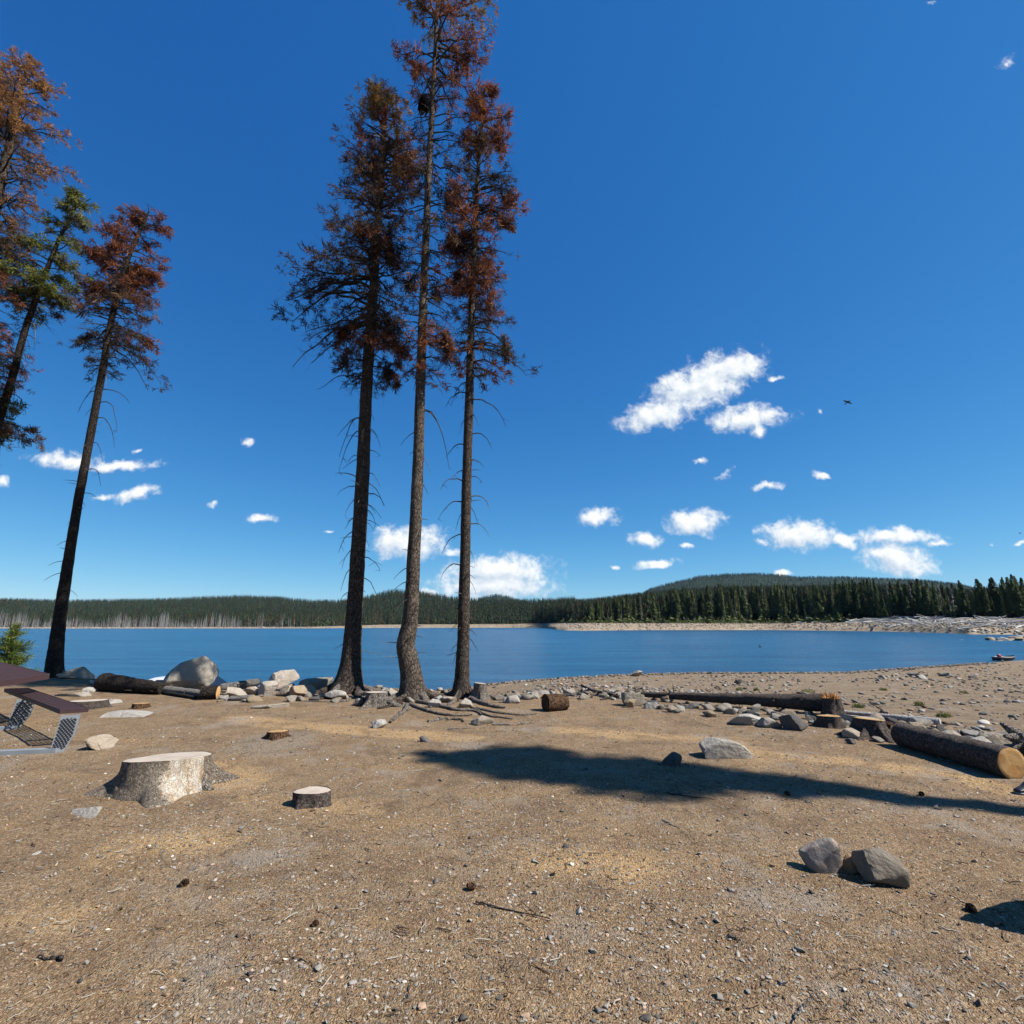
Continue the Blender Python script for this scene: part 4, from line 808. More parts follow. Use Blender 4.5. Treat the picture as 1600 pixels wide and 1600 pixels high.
# pine standing out of frame on the right: its shadow crosses the ground in the picture
sd = np.array([math.sin(R(SUN_AZ)), math.cos(R(SUN_AZ))]); tip = P(655, 1180)
Hh = 15.5; off = Hh / math.tan(R(SUN_EL)); bx, by = tip[0] + sd[0] * off, tip[1] + sd[1] * off - .5
def free_pine(bx, by, Hh, nb, seed, label, prof, lean=0):
    g = np.random.default_rng(seed); base = np.array([bx, by, gz(bx, by)]); root = empty('pine_tree', base); m = 40; z = np.linspace(-.1, Hh, m); path = np.stack([.15 * np.sin(z * .3), lean * (z / Hh) ** 2, z], 1); r = .14 * (1 - z / Hh) ** .8 + .012
    V, F = tubes(path[None], r[None], 16); link('trunk', mesh_np('trunk', V, F, M['bark']), root)
    LP, LR, C_, D_, S_, K_ = [], [], [], [], [], []
    for _ in range(nb):
        f = g.uniform(prof[0][0], 1); z0 = f * Hh; L = np.interp(f, [p[0] for p in prof], [p[1] for p in prof]) * g.uniform(.5, 1.1); phi = g.uniform(0, 6.28); s = np.linspace(0, 1, 8)
        q = np.stack([L * s * math.cos(phi), L * s * math.sin(phi), z0 + L * (.3 * s - .5 * s ** 2)], 1) + np.array([0, lean * f * f, 0]) + g.normal(0, .02, (8, 3)); LP.append(q); LR.append(.02 * (1 - .8 * s))
        den = np.interp(f, [p[0] for p in prof], [p[2] for p in prof])
        for _ in range(int(26 * den)):
            s1 = g.uniform(.15, 1); kf = min(1.0, .25 + L); c = np.array([np.interp(s1, s, q[:, k]) for k in range(3)]) + g.normal(0, .12 * kf * kf, 3); C_.append(c); D_.append(np.array([0, 0, -.2])); S_.append(g.uniform(.10, .20) * kf); K_.append(PAL['brown'][g.integers(3)])
    V, F = tubes(np.array(LP), np.array(LR), 5); link('crown_limbs', mesh_np('crown_limbs', V, F, M['limb']), root)
    V, F, cc = tufts(np.array(C_), np.array(D_), np.array(S_), np.array(K_), g, 12, .14); link('crown', mesh_np('crown', V, F, M['needles'], cc, False), root); tag(root, label, 'tree'); return root
free_pine(bx, by, Hh, 420, 77, 'pine out of frame at right that throws the long shadow across the ground', [(.40, .10, .5), (.56, .13, .9), (.66, .22, 1), (.76, .46, 1), (.82, .78, 1), (.90, .78, 1), (.96, .45, 1), (1, .1, 1)], .55)
V, F = rock_shape(900, 5, 9, .08); V = V * np.array([.72, .36, .70]); o = link('boulder', mesh_np('boulder', V, F, M['rock'])); o.location = (3.98, 2.95, .50); tag(o, 'unseen boulder added outside the right edge to cast the round shadow', 'boulder')  # unseen shape added only to throw the round shadow at lower right

# exposed roots running over the soil belong to the pines they feed
def ground_root(parent, base, pts, r, seed, mat='root'):
    Q = np.array([P(px, py) for px, py in pts]); Q = catmull(Q, 26); Q[:, 2] = [gz(a, b) for a, b in Q[:, :2]]; Q[:, 2] += r * .35; Q -= base; Q += np.random.default_rng(seed).normal(0, r * .12, Q.shape)
    V, F = tubes(Q[None], (r * np.linspace(1, .3, 26))[None], 9); link('root', mesh_np('root', V, F, M[mat]), parent)
ground_root(tB, bB, [(652, 1098), (680, 1103), (710, 1110), (742, 1112), (752, 1118)], .055, 1)
ground_root(tB, bB, [(640, 1102), (668, 1112), (696, 1118), (735, 1119)], .045, 2)
ground_root(tB, bB, [(628, 1100), (604, 1106), (590, 1108)], .05, 3, 'bark')
ground_root(tB, bB, [(636, 1104), (630, 1114), (616, 1122), (610, 1130)], .05, 4)
ground_root(tC, bC, [(735, 1094), (752, 1100), (775, 1106), (790, 1107)], .07, 5)
ground_root(tC, bC, [(730, 1102), (760, 1118), (785, 1122), (800, 1124)], .03, 6)
ground_root(tC, bC, [(710, 1098), (695, 1104), (672, 1106)], .05, 7)
ground_root(tA, bA, [(560, 1086), (580, 1088), (600, 1094), (622, 1096)], .08, 8)
ground_root(tA, bA, [(530, 1088), (512, 1092), (488, 1094)], .06, 9, 'bark')
ground_root(tA, bA, [(548, 1090), (540, 1096), (500, 1097), (470, 1096)], .035, 10)
ground_root(tC, bC, [(745, 1108), (775, 1114), (812, 1118), (838, 1116)], .035, 11)

# ------------------------------------------------------------------ small fir on the slope at the left
def leafy_fir():
    Y = 20.5; top = at_plane(27, 978, Y); base = np.array([top[0] - .05, Y, gz(top[0], Y)]); H = top[2] - base[2]; g = np.random.default_rng(5); root = empty('fir_sapling', base)
    mb = MB(); mb.tube(np.array([[0, 0, -.1], [0, 0, H * .5], [.03, 0, H]]), np.array([.05, .03, .006]), 8); mb.build('trunk', M['bark'], root, True)
    C_, D_, S_, K_ = [], [], [], []
    for _ in range(150):
        f = g.uniform(.02, 1); L = (1 - f) ** .8 * .95 * g.uniform(.45, 1.1) + .05; phi = g.uniform(0, 6.28)
        for s in np.arange(.1, 1, .11 / max(L, .1)):
            C_.append([L * s * math.cos(phi), L * s * math.sin(phi), f * H + L * s * .35 + g.normal(0, .02)]); D_.append([math.cos(phi) * .8, math.sin(phi) * .8, .6]); S_.append(g.uniform(.12, .2)); K_.append(PAL['green'][g.integers(3)])
    V, F, cc = tufts(np.array(C_), np.array(D_), np.array(S_), np.array(K_), g, 14, .07); link('crown', mesh_np('crown', V, F, M['needles'], cc * np.array([.8, 1, .9]), False), root); tag(root, 'little green fir behind the picnic table', 'tree')
leafy_fir()

# ------------------------------------------------------------------ picnic table
def picnic():
    Zs, Zt = .49, .78
    def on(px, py, z): d = ray(px, py); return EYE + d * ((z - 1.6) / d[2])
    a = on(94, 1109, Zs); b = on(139, 1106, Zs); c = on(44, 1075, Zs); d = on(7, 1076, Zs)   # near-left, near-right, far-right, far-left
    root = empty('picnic_table', (a[0], a[1], 0)); O = np.array([a[0], a[1], 0])
    a, b, c, d = [p - O for p in (a, b, c, d)]
    def lattice(nm, q, nu, nv, th, w):
        """raised ribs along the length and diamond strands across, open between"""
        q = [np.array(k) for k in q]; f = lambda u, v: (q[0] * (1 - u) + q[3] * u) * (1 - v) + (q[1] * (1 - u) + q[2] * u) * v
        mb = MB(); Ls = [];
        lenU = np.linalg.norm(q[3] - q[0]); lenV = np.linalg.norm(q[1] - q[0]); k = lenV / lenU * .55; n = int(1 / (lenV * k / nv)) if False else nu
        P_ = []; 
        for i in range(-nv, nu + nv):
            for s in (1, -1):
                u0 = i / nu; u1 = u0 + s * nv * .55 / nu
                pts = [(u0, 0.0), (u1, 1.0)]
                (ua, va), (ub, vb) = pts
                if min(ua, ub) < 0:
                    tcl = (0 - ua) / (ub - ua + 1e-9); 
                    if ua < 0: ua, va = 0, va + (vb - va) * tcl
                    else: ub, vb = 0, va + (vb - va) * tcl
                if max(ua, ub) > 1:
                    tcl = (1 - ua) / (ub - ua + 1e-9)
                    if ua > 1: ua, va = 1, va + (vb - va) * tcl
                    else: ub, vb = 1, va + (vb - va) * tcl
                if not (0 <= ua <= 1 and 0 <= ub <= 1): continue
                pa, pb = f(ua, va), f(ub, vb)
                if np.linalg.norm(pb - pa) < .02: continue
                dd = (pb - pa) / np.linalg.norm(pb - pa); sd_ = np.cross(dd, [0, 0, 1]) * w / 2; up = np.array([0, 0, th])
                mb.hexa([pa - sd_ - up, pa + sd_ - up, pb + sd_ - up, pb - sd_ - up, pa - sd_, pa + sd_, pb + sd_, pb - sd_])
        return mb.build(nm, M['maroon'], root)
    def rim(nm, q, hgt, t=.03, up=.004):
        mb = MB(); cen = sum(np.array(k) for k in q) / 4
        for i in range(4):
            p0, p1 = np.array(q[i]), np.array(q[(i + 1) % 4]); i0 = (cen - p0) * t / np.linalg.norm(cen - p0) * 1.4; i1 = (cen - p1) * t / np.linalg.norm(cen - p1) * 1.4
            dn = np.array([0, 0, -hgt]); e = np.array([0, 0, up]); mb.hexa([p0 + dn, p0 + i0 + dn, p1 + i1 + dn, p1 + dn, p0 + e, p0 + i0 + e, p1 + i1 + e, p1 + e])
        return mb.build(nm, M['maroon'], root)
    seat = lattice('bench_seat', (a, b, c, d), 84, 6, .008, .009); rim('seat_frame', (a, b, c, d), .055)
    # tabletop, its near corner in view
    ta = on(78, 1053, Zt) - O; tb_l = on(-60, 1073, Zt) - O; ub = (d - a) / np.linalg.norm((d - a)[:2]); ub[2] = 0
    tc = ta + (on(-20, 1029, Zt) - O - ta) * 1.0; td = tb_l + (tc - ta)
    lattice('tabletop', (tb_l, ta, tc, td), 80, 16, .010, .012); rim('tabletop_frame', (tb_l, ta, tc, td), .085)
    # legs: broad galvanised plates with a waist, feet and cross channels
    def plate(top, bot, w0, w1, w2, nm='leg'):
        top, bot = np.array(top), np.array(bot); wd = (b - a) / np.linalg.norm(b - a); wd[2] = 0; K = 12; L = []; R_ = []
        for k in range(K):
            s = k / (K - 1); c0 = bot * (1 - s) + top * s; w = (np.interp(s, [0, .15, .45, .75, 1], [w0 * .85, w0 * 1.0, w1, w1 * .97, w2])); off_ = .03 * math.sin(s * math.pi * 2)
            L.append(c0 - wd * w0 / 2); R_.append(c0 + wd * (w - w0 / 2))
        nrm = np.cross(wd, [0, 0, 1]) * .012; mb = MB()
        for k in range(K - 1):
            mb.hexa([L[k] + nrm, R_[k] + nrm, R_[k] - nrm, L[k] - nrm, L[k + 1] + nrm, R_[k + 1] + nrm, R_[k + 1] - nrm, L[k + 1] - nrm])
        for S, sg in ((L, -1), (R_, 1)):     # folded side flanges
            for k in range(K - 1):
                e = -nrm * 5; x = wd * .006 * sg; mb.hexa([S[k] - x + nrm * 1.01, S[k] + x + nrm * 1.01, S[k] + x + e, S[k] - x + e, S[k + 1] - x + nrm * 1.01, S[k + 1] + x + nrm * 1.01, S[k + 1] + x + e, S[k + 1] - x + e])
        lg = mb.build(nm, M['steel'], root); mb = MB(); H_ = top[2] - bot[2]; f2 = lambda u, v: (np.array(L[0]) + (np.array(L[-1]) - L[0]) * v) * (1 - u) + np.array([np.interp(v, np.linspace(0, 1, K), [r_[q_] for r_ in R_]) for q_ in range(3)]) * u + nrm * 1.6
        for k in range(-5, 12):              # dark bars added in place of the seat lattice's shadow
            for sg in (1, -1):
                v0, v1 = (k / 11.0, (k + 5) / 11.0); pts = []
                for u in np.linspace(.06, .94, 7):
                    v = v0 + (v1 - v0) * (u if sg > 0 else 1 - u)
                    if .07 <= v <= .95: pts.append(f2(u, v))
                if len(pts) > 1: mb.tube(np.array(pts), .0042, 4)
        mb.build('seat_shade_bars', M['seat_shade'], lg); return lg
    ln = lambda px, py: P(px, py) - O
    n1 = ln(91, 1176); f1 = ln(21, 1139)
    m1 = ln(90, 1175); t1 = m1 + np.array([.05, .02, 0]); t1[2] = Zs - .045
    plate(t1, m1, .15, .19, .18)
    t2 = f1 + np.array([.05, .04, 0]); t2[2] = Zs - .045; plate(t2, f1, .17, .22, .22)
    def channel(p, q, w=.11, h=.05, nm='base_channel'):
        p, q = np.array(p), np.array(q); dd = (q - p) / np.linalg.norm(q - p); s = np.cross(dd, [0, 0, 1]) * w / 2; z = np.array([0, 0, h])
        mb = MB(); mb.hexa([p - s, p + s, q + s, q - s, p - s + z, p + s + z, q + s + z, q - s + z]); mb.build(nm, M['steel'], root)
    e1 = ln(-30, 1180); channel(m1, np.array([e1[0], e1[1], .0])); channel(f1 + [.05, 0, 0], ln(-50, 1144))
    # pedestal legs of the table itself, out of frame at left
    for q in (e1, ln(-50, 1144)):
        mb = MB(); mb.box((q[0] - .1, q[1], Zt / 2 - .03), (.28, .05, Zt - .05)); mb.build('pedestal', M['steel'], root)
    for i in (0.12, .88):
        p = a * (1 - i) + d * i; q = b * (1 - i) + c * i; mb = MB(); mb.hexa([p + [0, 0, -.07], q + [0, 0, -.07], q + [.0, .05, -.07], p + [0, .05, -.07], p + [0, 0, -.02], q + [0, 0, -.02], q + [0, .05, -.02], p + [0, .05, -.02]]); mb.build('seat_bracket', M['steel'], root)
    tag(root, 'maroon metal picnic table with grey steel legs at the left edge', 'picnic table')
picnic()

# ------------------------------------------------------------------ white car behind the bank
def car():
    g = at_depth(352, 1055, 19.5); zr = g[2]; H = 1.46; gx, gy = at_depth(398, 1055, 19.5)[:2]; z0 = zr - H
    root = empty('parked_car', (gx, gy, z0), 0)
    M['carpaint'] = simple('white_car_paint', (.80, .81, .82), .22, 0, .6, .02); M['glass'] = simple('dark_car_glass', (.015, .018, .022), .06, 0, .8, .1); M['tyre'] = simple('tyre_rubber', (.02, .02, .02), .85, 0, .3, .1); M['rim'] = simple('alloy_rim', (.5, .5, .52), .3, .9, .5, .05)
    M['lamp_r'] = simple('red_lamp', (.4, .01, .01), .2, 0, .5, .05); M['lamp_w'] = simple('clear_lamp', (.7, .72, .75), .1, 0, .6, .05)
    # x runs from 0 (nose, right) to -4.4 (tail); lofted sections
    X = [0, -.12, -.5, -1.05, -1.7, -2.1, -2.9, -3.5, -3.95, -4.25, -4.4]; roof = [.55, .70, .80, .90, 1.34, 1.44, 1.46, 1.42, 1.22, .85, .6]; belt = [.55, .68, .78, .86, .93, .95, .97, .98, .96, .82, .6]; W = [.55, .74, .84, .88, .90, .91, .91, .90, .87, .80, .7]
    V = []; 
    for x, r, bt, w in zip(X, roof, belt, W):
        tw_ = w * (.97 if r - bt < .1 else .74); V += [[x, -w * .95, .26], [x, -w, .45], [x, -w, bt], [x, -tw_, r - .03], [x, -tw_ * .6, r], [x, tw_ * .6, r], [x, tw_, r - .03], [x, w, bt], [x, w, .45], [x, w * .95, .26]]
    n = 10; F = []
    for i in range(len(X) - 1):
        for j in range(n - 1): F.append([i * n + j, (i + 1) * n + j, (i + 1) * n + j + 1, i * n + j + 1])
        F.append([i * n + n - 1, (i + 1) * n + n - 1, (i + 1) * n, i * n])
    o = link('body', mesh_np('body', np.array(V, float), [np.array(F)], M['carpaint']), root)
    b = MB()
    for i in (0, len(X) - 1):
        q = np.array(V[i * n:(i + 1) * n], float); b.add(np.vstack([q, q.mean(0)]), [[k, (k + 1) % n, n] for k in range(n)])
    b.build('bumper', M['carpaint'], root)
    for (xa, xb, xc, xd) in ((-1.45, -1.85, -2.45, -2.45), (-2.53, -2.53, -3.25, -3.35), (-3.43, -3.4, -3.62, -3.95)):
        for s in (-1, 1):
            m = MB(); y0, y1 = s * .916, s * .70; m.hexa([[xa, y0, 1.0], [xd, y0, 1.0], [xd, y0 - s * .04, 1.0], [xa, y0 - s * .04, 1.0], [xb, y1 + s * .015, 1.36], [xc, y1 + s * .015, 1.36], [xc, y1 - s * .02, 1.36], [xb, y1 - s * .02, 1.36]]); m.build('window', M['glass'], root)
    m = MB(); m.hexa([[-1.08, -.72, .93], [-1.08, .72, .93], [-1.14, .72, .90], [-1.14, -.72, .90], [-1.72, -.6, 1.38], [-1.72, .6, 1.38], [-1.76, .6, 1.34], [-1.76, -.6, 1.34]]); m.build('windscreen', M['glass'], root)
    for x in (-.85, -3.5):
        for s in (-1, 1):
            th = np.linspace(0, 2 * math.pi, 25)[:-1]; m = MB()
            for r0, r1, nm, mt, yy in ((.32, .2, 'wheel', 'tyre', .92),): pass
            m.tube(np.array([[x, s * .72, .32], [x, s * .93, .32]]), .32, 24); wh = m.build('wheel', M['tyre'], root); m = MB(); m.tube(np.array([[x, s * .9, .32], [x, s * .94, .32]]), .21, 20); m.build('rim', M['rim'], wh)
    for s in (-1, 1):
        m = MB(); m.box((-.06, s * .58, .66), (.1, .25, .1)); m.build('headlight', M['lamp_w'], root); m = MB(); m.box((-4.33, s * .62, .78), (.1, .2, .12)); m.build('tail_light', M['lamp_r'], root)
        m = MB(); m.box((-1.5, s * 1.0, .98), (.1, .16, .1)); m.build('mirror', M['carpaint'], root)
    tag(root, 'white car parked below the bank, mostly hidden by boulders and logs', 'car')
car()

# ------------------------------------------------------------------ boat, bag, shoe, birds
def boat():
    r_ = ray(1569, 1032.5); tb_ = (LAKE - 1.6) / r_[2]; c = EYE + r_ * tb_; L = 36 * tb_ / 800; root = empty('rowing_boat', (c[0], c[1], c[2] + .02))
    M['hull'] = simple('dark_hull', (.02, .028, .055), .5, 0, .5, .2); M['redp'] = simple('red_plastic', (.50, .045, .05), .5, 0, .4, .1); M['black'] = simple('black_rubber', (.012, .013, .017), .5, 0, .4, .2); M['grey'] = simple('grey_seat', (.25, .22, .24), .7)
    n, K = 15, 11; V = []
    for k in range(n):
        s = k / (n - 1) * 2 - 1; w = .55 * (1 - abs(s) ** 3.2) + .04; z1 = .40 + .14 * max(s, 0) ** 2; zb = .0 + .22 * max(s, 0) ** 3
        for j in range(K):
            a = math.pi * j / (K - 1); V.append([s * L / 2, -w * math.cos(a), zb + (z1 - zb) * (1 - math.sin(a) ** .6)])
        for j in range(K):
            a = math.pi * (K - 1 - j) / (K - 1); w2 = max(w - .05, .01); V.append([s * L / 2 * .97, -w2 * math.cos(a), zb + .04 + (z1 - zb - .04) * (1 - math.sin(a) ** .6)])
    m = 2 * K; F = [[i * m + j, (i + 1) * m + j, (i + 1) * m + (j + 1) % m, i * m + (j + 1) % m] for i in range(n - 1) for j in range(m)]
    link('hull', mesh_np('hull', np.array(V, float), np.array(F), M['hull']), root)
    for x in (-.25, .22): b = MB(); b.box((x * L, 0, .3), (.2, .9, .04)); b.build('seat', M['grey'], root)
    tag(root, 'dark small boat pulled up on the right shore', 'boat')
    V, F = ICO[3]; V = V * np.array([.20, .17, .17]) * (1 + .15 * fbm(V * 2, 3, 2)[:, None]); o = link('red_bag', mesh_np('red_bag', V, F, M['redp']), None, (c[0] - L * .18, c[1], c[2] + .50)); tag(o, 'red bag lying in the dark boat', 'bag')
    g = c + np.array([-1.35, -1.2, 0]); g[2] = gz(g[0], g[1]); V, F = rock_shape(44, 3, 5, .05); V = V * np.array([.22, .14, .09]); o = link('black_bag', mesh_np('black_bag', V, F, M['black']), None, (g[0], g[1], max(g[2], LAKE) + .10)); tag(o, 'small black bag on the sand left of the boat', 'bag')
boat()
def shoe():
    g = P(1589, 1241); root = empty('shoe', g, .25); K, n = 14, 16; V = []; V2 = []
    for k in range(K):
        s = k / (K - 1); x = s * .28; w = .048 * math.sin(math.pi * (.1 + .8 * s)) ** .5 * (1.1 - .2 * s); h = .055 + .055 * sstep(s, .35, .8); h *= math.sin(math.pi * min(1, .12 + s * 1.2) / 2) ** .6 if s < .5 else 1
        for j in range(n):
            a = 2 * math.pi * j / n; V.append([x, w * math.cos(a), .02 + max(0, h * (.5 + .5 * math.sin(a)))])
            V2.append([x, w * 1.12 * math.cos(a), .011 + .011 * math.sin(a)])
    idx = np.arange(n * K).reshape(K, n); a = idx[:-1]; b = np.roll(a, -1, 1); c = idx[1:]; d = np.roll(c, -1, 1); F = np.stack([a, b, d, c], -1).reshape(-1, 4)
    caps = [list(range(n))[::-1], list(range(n * (K - 1), n * K))]
    link('upper', mesh_np('upper', np.array(V), [F, np.array(caps)], M['black']), root); link('sole', mesh_np('sole', np.array(V2), [F, np.array(caps)], simple('grey_sole', (.22, .24, .26), .7)), root); tag(root, 'black shoe on the ground at the right edge below the thick log', 'shoe')
shoe()
def bird(px, py, t, span, label, flap=.1, rz=0, mat=None):
    p = at_depth(px, py, t); root = None; m = MB(); L = span * .42
    s = np.linspace(0, 1, 9); m.tube(np.stack([(s - .5) * 0, (s - .5) * L, -.02 * s], 1), span * .055 * np.sin(math.pi * (.08 + .86 * s)) ** .8 * np.array([.7, .9, .75, 1, 1.1, 1, .8, .6, .5]), 8)
    for sd_ in (-1, 1):
        K = 9; top = []; 
        for k in range(K):
            q = k / (K - 1); x = sd_ * q * span / 2; z = span * (flap * math.sin(q * 2.2) - .06 * q * q); c = span * .15 * (1 - .75 * q ** 2); yb = span * .05 * math.sin(q * 3)
            top.append([[x, yb - c / 2, z], [x, yb + c / 2, z], [x, yb + c / 2, z - .012 * span], [x, yb - c / 2, z - .012 * span]])
        T = np.array(top).reshape(-1, 3); F = [[k * 4 + j, (k + 1) * 4 + j, (k + 1) * 4 + (j + 1) % 4, k * 4 + (j + 1) % 4] for k in range(K - 1) for j in range(4)]; m.add(T, F)
    m.add(np.array([[-.03 * span, .16 * span, 0], [.03 * span, .16 * span, 0], [.07 * span, .30 * span, -.01], [-.07 * span, .30 * span, -.01], [-.03 * span, .16 * span, -.01], [.03 * span, .16 * span, -.01], [.07 * span, .30 * span, -.02], [-.07 * span, .30 * span, -.02]]), [[0, 1, 2, 3], [4, 7, 6, 5], [0, 4, 5, 1], [1, 5, 6, 2], [2, 6, 7, 3], [3, 7, 4, 0]])
    o = m.build('bird', mat or simple('dark_plumage', (.03, .026, .024), .8), None, True); o.location = p; o.rotation_euler = (R(-15), R(6), rz); tag(o, label, 'bird')
bird(1325, 628, 60, 1.5, 'dark bird soaring with spread wings in the right sky', .07, .4)
bird(1188, 1011, 60, .75, 'dark bird flying low over the water at right', .3, 1.0)
bird(1594, 833, 160, 1.4, 'distant bird at the right edge above the trees', .1, .2)
def perched():
    i = int(np.argmin(np.abs((pB - EYE)[:, 2] / (pB - EYE)[:, 1] - ray(663, 178)[2] / ray(663, 178)[1]))); p = at_plane(661, 176, pB[i][1] - .12); K = 14; s = np.linspace(0, 1, K); n = 14; th = np.arange(n) * 2 * math.pi / n
    r = np.interp(s, [0, .1, .25, .45, .7, .85, .92, 1], [.012, .05, .055, .12, .145, .12, .085, .03]) ; r = np.interp(s, [0, .12, .3, .5, .72, .82, .9, 1], [.03, .05, .10, .145, .13, .08, .075, .02])
    path = np.stack([.10 * s - .03 + .02 * np.sin(s * 6), -.05 * s, (s - .1) * .62], 1); m = MB(); m.tube(path, r, n)
    m.tube(np.array([path[-2], path[-2] + [-.05, -.05, -.005], path[-2] + [-.07, -.07, -.03]]), np.array([.03, .018, .003]), 6)
    for sg in (-1, 1): m.tube(np.array([path[9] + [sg * .10, .02, 0], path[5] + [sg * .13, .04, 0], path[1] + [sg * .05, .07, -.06]]), np.array([.05, .06, .01]), 8)
    o = m.build('bird', simple('black_plumage', (.006, .006, .007), 1.0, 0, 0), None, True); o.location = p; tag(o, 'large black bird perched high in the tallest pine', 'bird')
perched()

# ------------------------------------------------------------------ little green plants on the beach
def sprig(px, py, w, h, label, k):
    g_ = P(px, py); t = depth(g_); g = np.random.default_rng(k); N = 55; W = w * t / 800; H = max(h * t / 1100, .06); a = g.uniform(0, 6.28, N); r = W / 2 * np.sqrt(g.uniform(0, 1, N))
    C_ = np.stack([r * np.cos(a), r * np.sin(a) * .7, g.uniform(0, 1, N) * H * (1 - (r / W * 1.6) ** 2)], 1); V, F, cc = tufts(C_, np.tile([0, 0, .8], (N, 1)), np.full(N, .06), np.array([PAL['green'][i] for i in g.integers(0, 3, N)]) * np.array([.8, .9, .9]), g, 4, .12)
    o = link('beach_plant', mesh_np('beach_plant', V, F, M['needles'], cc, False), None, g_); tag(o, label, 'plant')
sprig(1436, 1103, 13, 9, 'small dark green plant on the beach above the thick log', 1); sprig(1476, 1121, 20, 8, 'low green plant just behind the thick log middle', 2); sprig(1341, 1106, 18, 6, 'flat green plant behind the splintered stump', 3)
sprig(1262, 1083, 22, 8, 'sparse pale green weed behind the long log', 4); sprig(1506, 1084, 12, 6, 'tiny green weed far right on the beach', 5); sprig(1380, 1079, 10, 5, 'tiny green weed mid beach', 6); sprig(1155, 1079, 10, 6, 'pale weed above the long log centre', 7); sprig(1182, 1080, 9, 7, 'pale weed right of the log centre', 8)

# ------------------------------------------------------------------ loose cover: gravel, chips, twigs, beach stones
def in_wedge(N, r0, r1, g, power=1.0):
    u = g.uniform(0, 1, N); r = r0 * (r1 / r0) ** u; a = g.uniform(-.86, .86, N); return r * np.sin(a), r * np.cos(a)
def scatter_mesh(name, V0, F0, x, y, size, cols, g, flat, mat, label, sink=.25, stretch=(.6, 1.0), tilt=.3, smooth=True, jit=.28):
    N = len(x); V0 = np.asarray(V0); q = np.tile(V0, (N, 1, 1)) * size[:, None, None]
    q[..., 0] *= 1; q[..., 1] *= g.uniform(*stretch, (N, 1)); q[..., 2] *= (flat * g.uniform(.6, 1.3, (N, 1)))
    q *= 1 + jit * g.uniform(-1, 1, (N, len(V0), 1))
    a = g.uniform(0, 6.28, N); ca, sa = np.cos(a)[:, None], np.sin(a)[:, None]; tl = g.normal(0, tilt, N)[:, None]
    X = q[..., 0]; Z = q[..., 2]; X, Z = X * np.cos(tl) - Z * np.sin(tl), X * np.sin(tl) + Z * np.cos(tl); Y_ = q[..., 1]
    V = np.stack([X * ca - Y_ * sa + x[:, None], X * sa + Y_ * ca + y[:, None], Z + (terrain(x, y) + size * flat * (1 - 2 * sink))[:, None]], -1)
    nz = np.clip(1 - np.hypot(x, y) / 30, 0, 1) * (0.012 * fb2(x, y, 9, 31, 3) + 0.02 * fb2(x, y, 2.2, 33, 2)); V[..., 2] += nz[:, None]
    F = (np.asarray(F0)[None] + (np.arange(N) * len(V0))[:, None, None]).reshape(-1, F0.shape[1]); cc = (cols[:, None] + np.zeros((1, len(V0), 1))).reshape(-1, 3)
    o = link(name, mesh_np(name, V.reshape(-1, 3), F, M[mat], cc, smooth)); tag(o, label, kind='stuff'); return o
g = np.random.default_rng(21)
def stonecol(N, g, warm=.12):
    v = g.uniform(.12, .46, N) ** 1.15; c = np.stack([v * 1.08, v * .97, v * (.88 - warm * .5)], 1); k = g.uniform(0, 1, N) < .2; c[k] *= np.array([1.15, .85, .68]); k = g.uniform(0, 1, N) < .12; c[k] = c[k] * 1.35 + .05; return c
N = 52000; x, y = in_wedge(N, 1.35, 12, g); keep = (fb2(x, y, 1.1, 61, 4) * 1.6 + g.uniform(-.3, .3, N) > -.02); x, y = x[keep], y[keep]; N = len(x)
scatter_mesh('gravel', *ICO[1], x, y, (.0035 + .012 * g.uniform(0, 1, N) ** 3.2) * (.8 + .035 * np.hypot(x, y)), stonecol(N, g) * 1.15, g, .38, 'stones', 'grey and buff gravel scattered over the foreground soil', smooth=False, jit=.42)
N = 520; x, y = in_wedge(N, 1.6, 12, g); scatter_mesh('pebbles', *rock_shape(77, 2, 9, .1), x, y, g.uniform(.010, .026, N), stonecol(N, g), g, .42, 'stones', 'larger pebbles lying on the soil')
chipV = np.array([[-1, -.3, 0], [.8, -.4, .0], [1, .25, 0], [-.7, .4, 0], [-1, -.3, .16], [.8, -.4, .12], [1, .25, .16], [-.7, .4, .12]]); chipF = np.array([[0, 3, 2, 1], [4, 5, 6, 7], [0, 1, 5, 4], [1, 2, 6, 5], [2, 3, 7, 6], [3, 0, 4, 7]])
N = 40000; x, y = in_wedge(N, 1.35, 13, g); kp = fb2(x, y, .9, 66, 4) * 1.6 + g.uniform(-.3, .3, N) < .12; x, y = x[kp], y[kp]; N = len(x); pc = np.array([(.50, .33, .16), (.36, .20, .09), (.22, .12, .06), (.56, .46, .33), (.10, .06, .04), (.44, .38, .32)])[g.choice(6, N, p=[.20, .20, .22, .14, .12, .12])] * g.uniform(.7, 1.2, (N, 1))
scatter_mesh('bark_chips', chipV, chipF, x, y, g.uniform(.003, .0125, N) * (.8 + .04 * np.hypot(x, y)), pc * .92, g, .9, 'chips', 'wood and bark chips littering the soil', .3, (.25, .8), .35, False)
N = 1500; x, y = in_wedge(N, 1.4, 13, g); z = terrain(x, y); L = g.uniform(.02, .10, N) ** 1.1 * 1.3; a = g.uniform(0, 6.28, N); s = np.linspace(-.5, .5, 4)
PT = np.stack([x[:, None] + np.cos(a + 0)[:, None] * L[:, None] * s, y[:, None] + np.sin(a)[:, None] * L[:, None] * s, z[:, None] + .006 + g.uniform(-.004, .012, (N, 4))], -1); PT[..., :2] += g.normal(0, 1, (N, 4, 2)) * L[:, None, None] * .06
V, F = tubes(PT, np.tile(g.uniform(.0012, .0035, N)[:, None], (1, 4)), 4); tc_ = np.array([(.45, .40, .33), (.12, .075, .05), (.28, .18, .11)])[g.choice(3, N)]
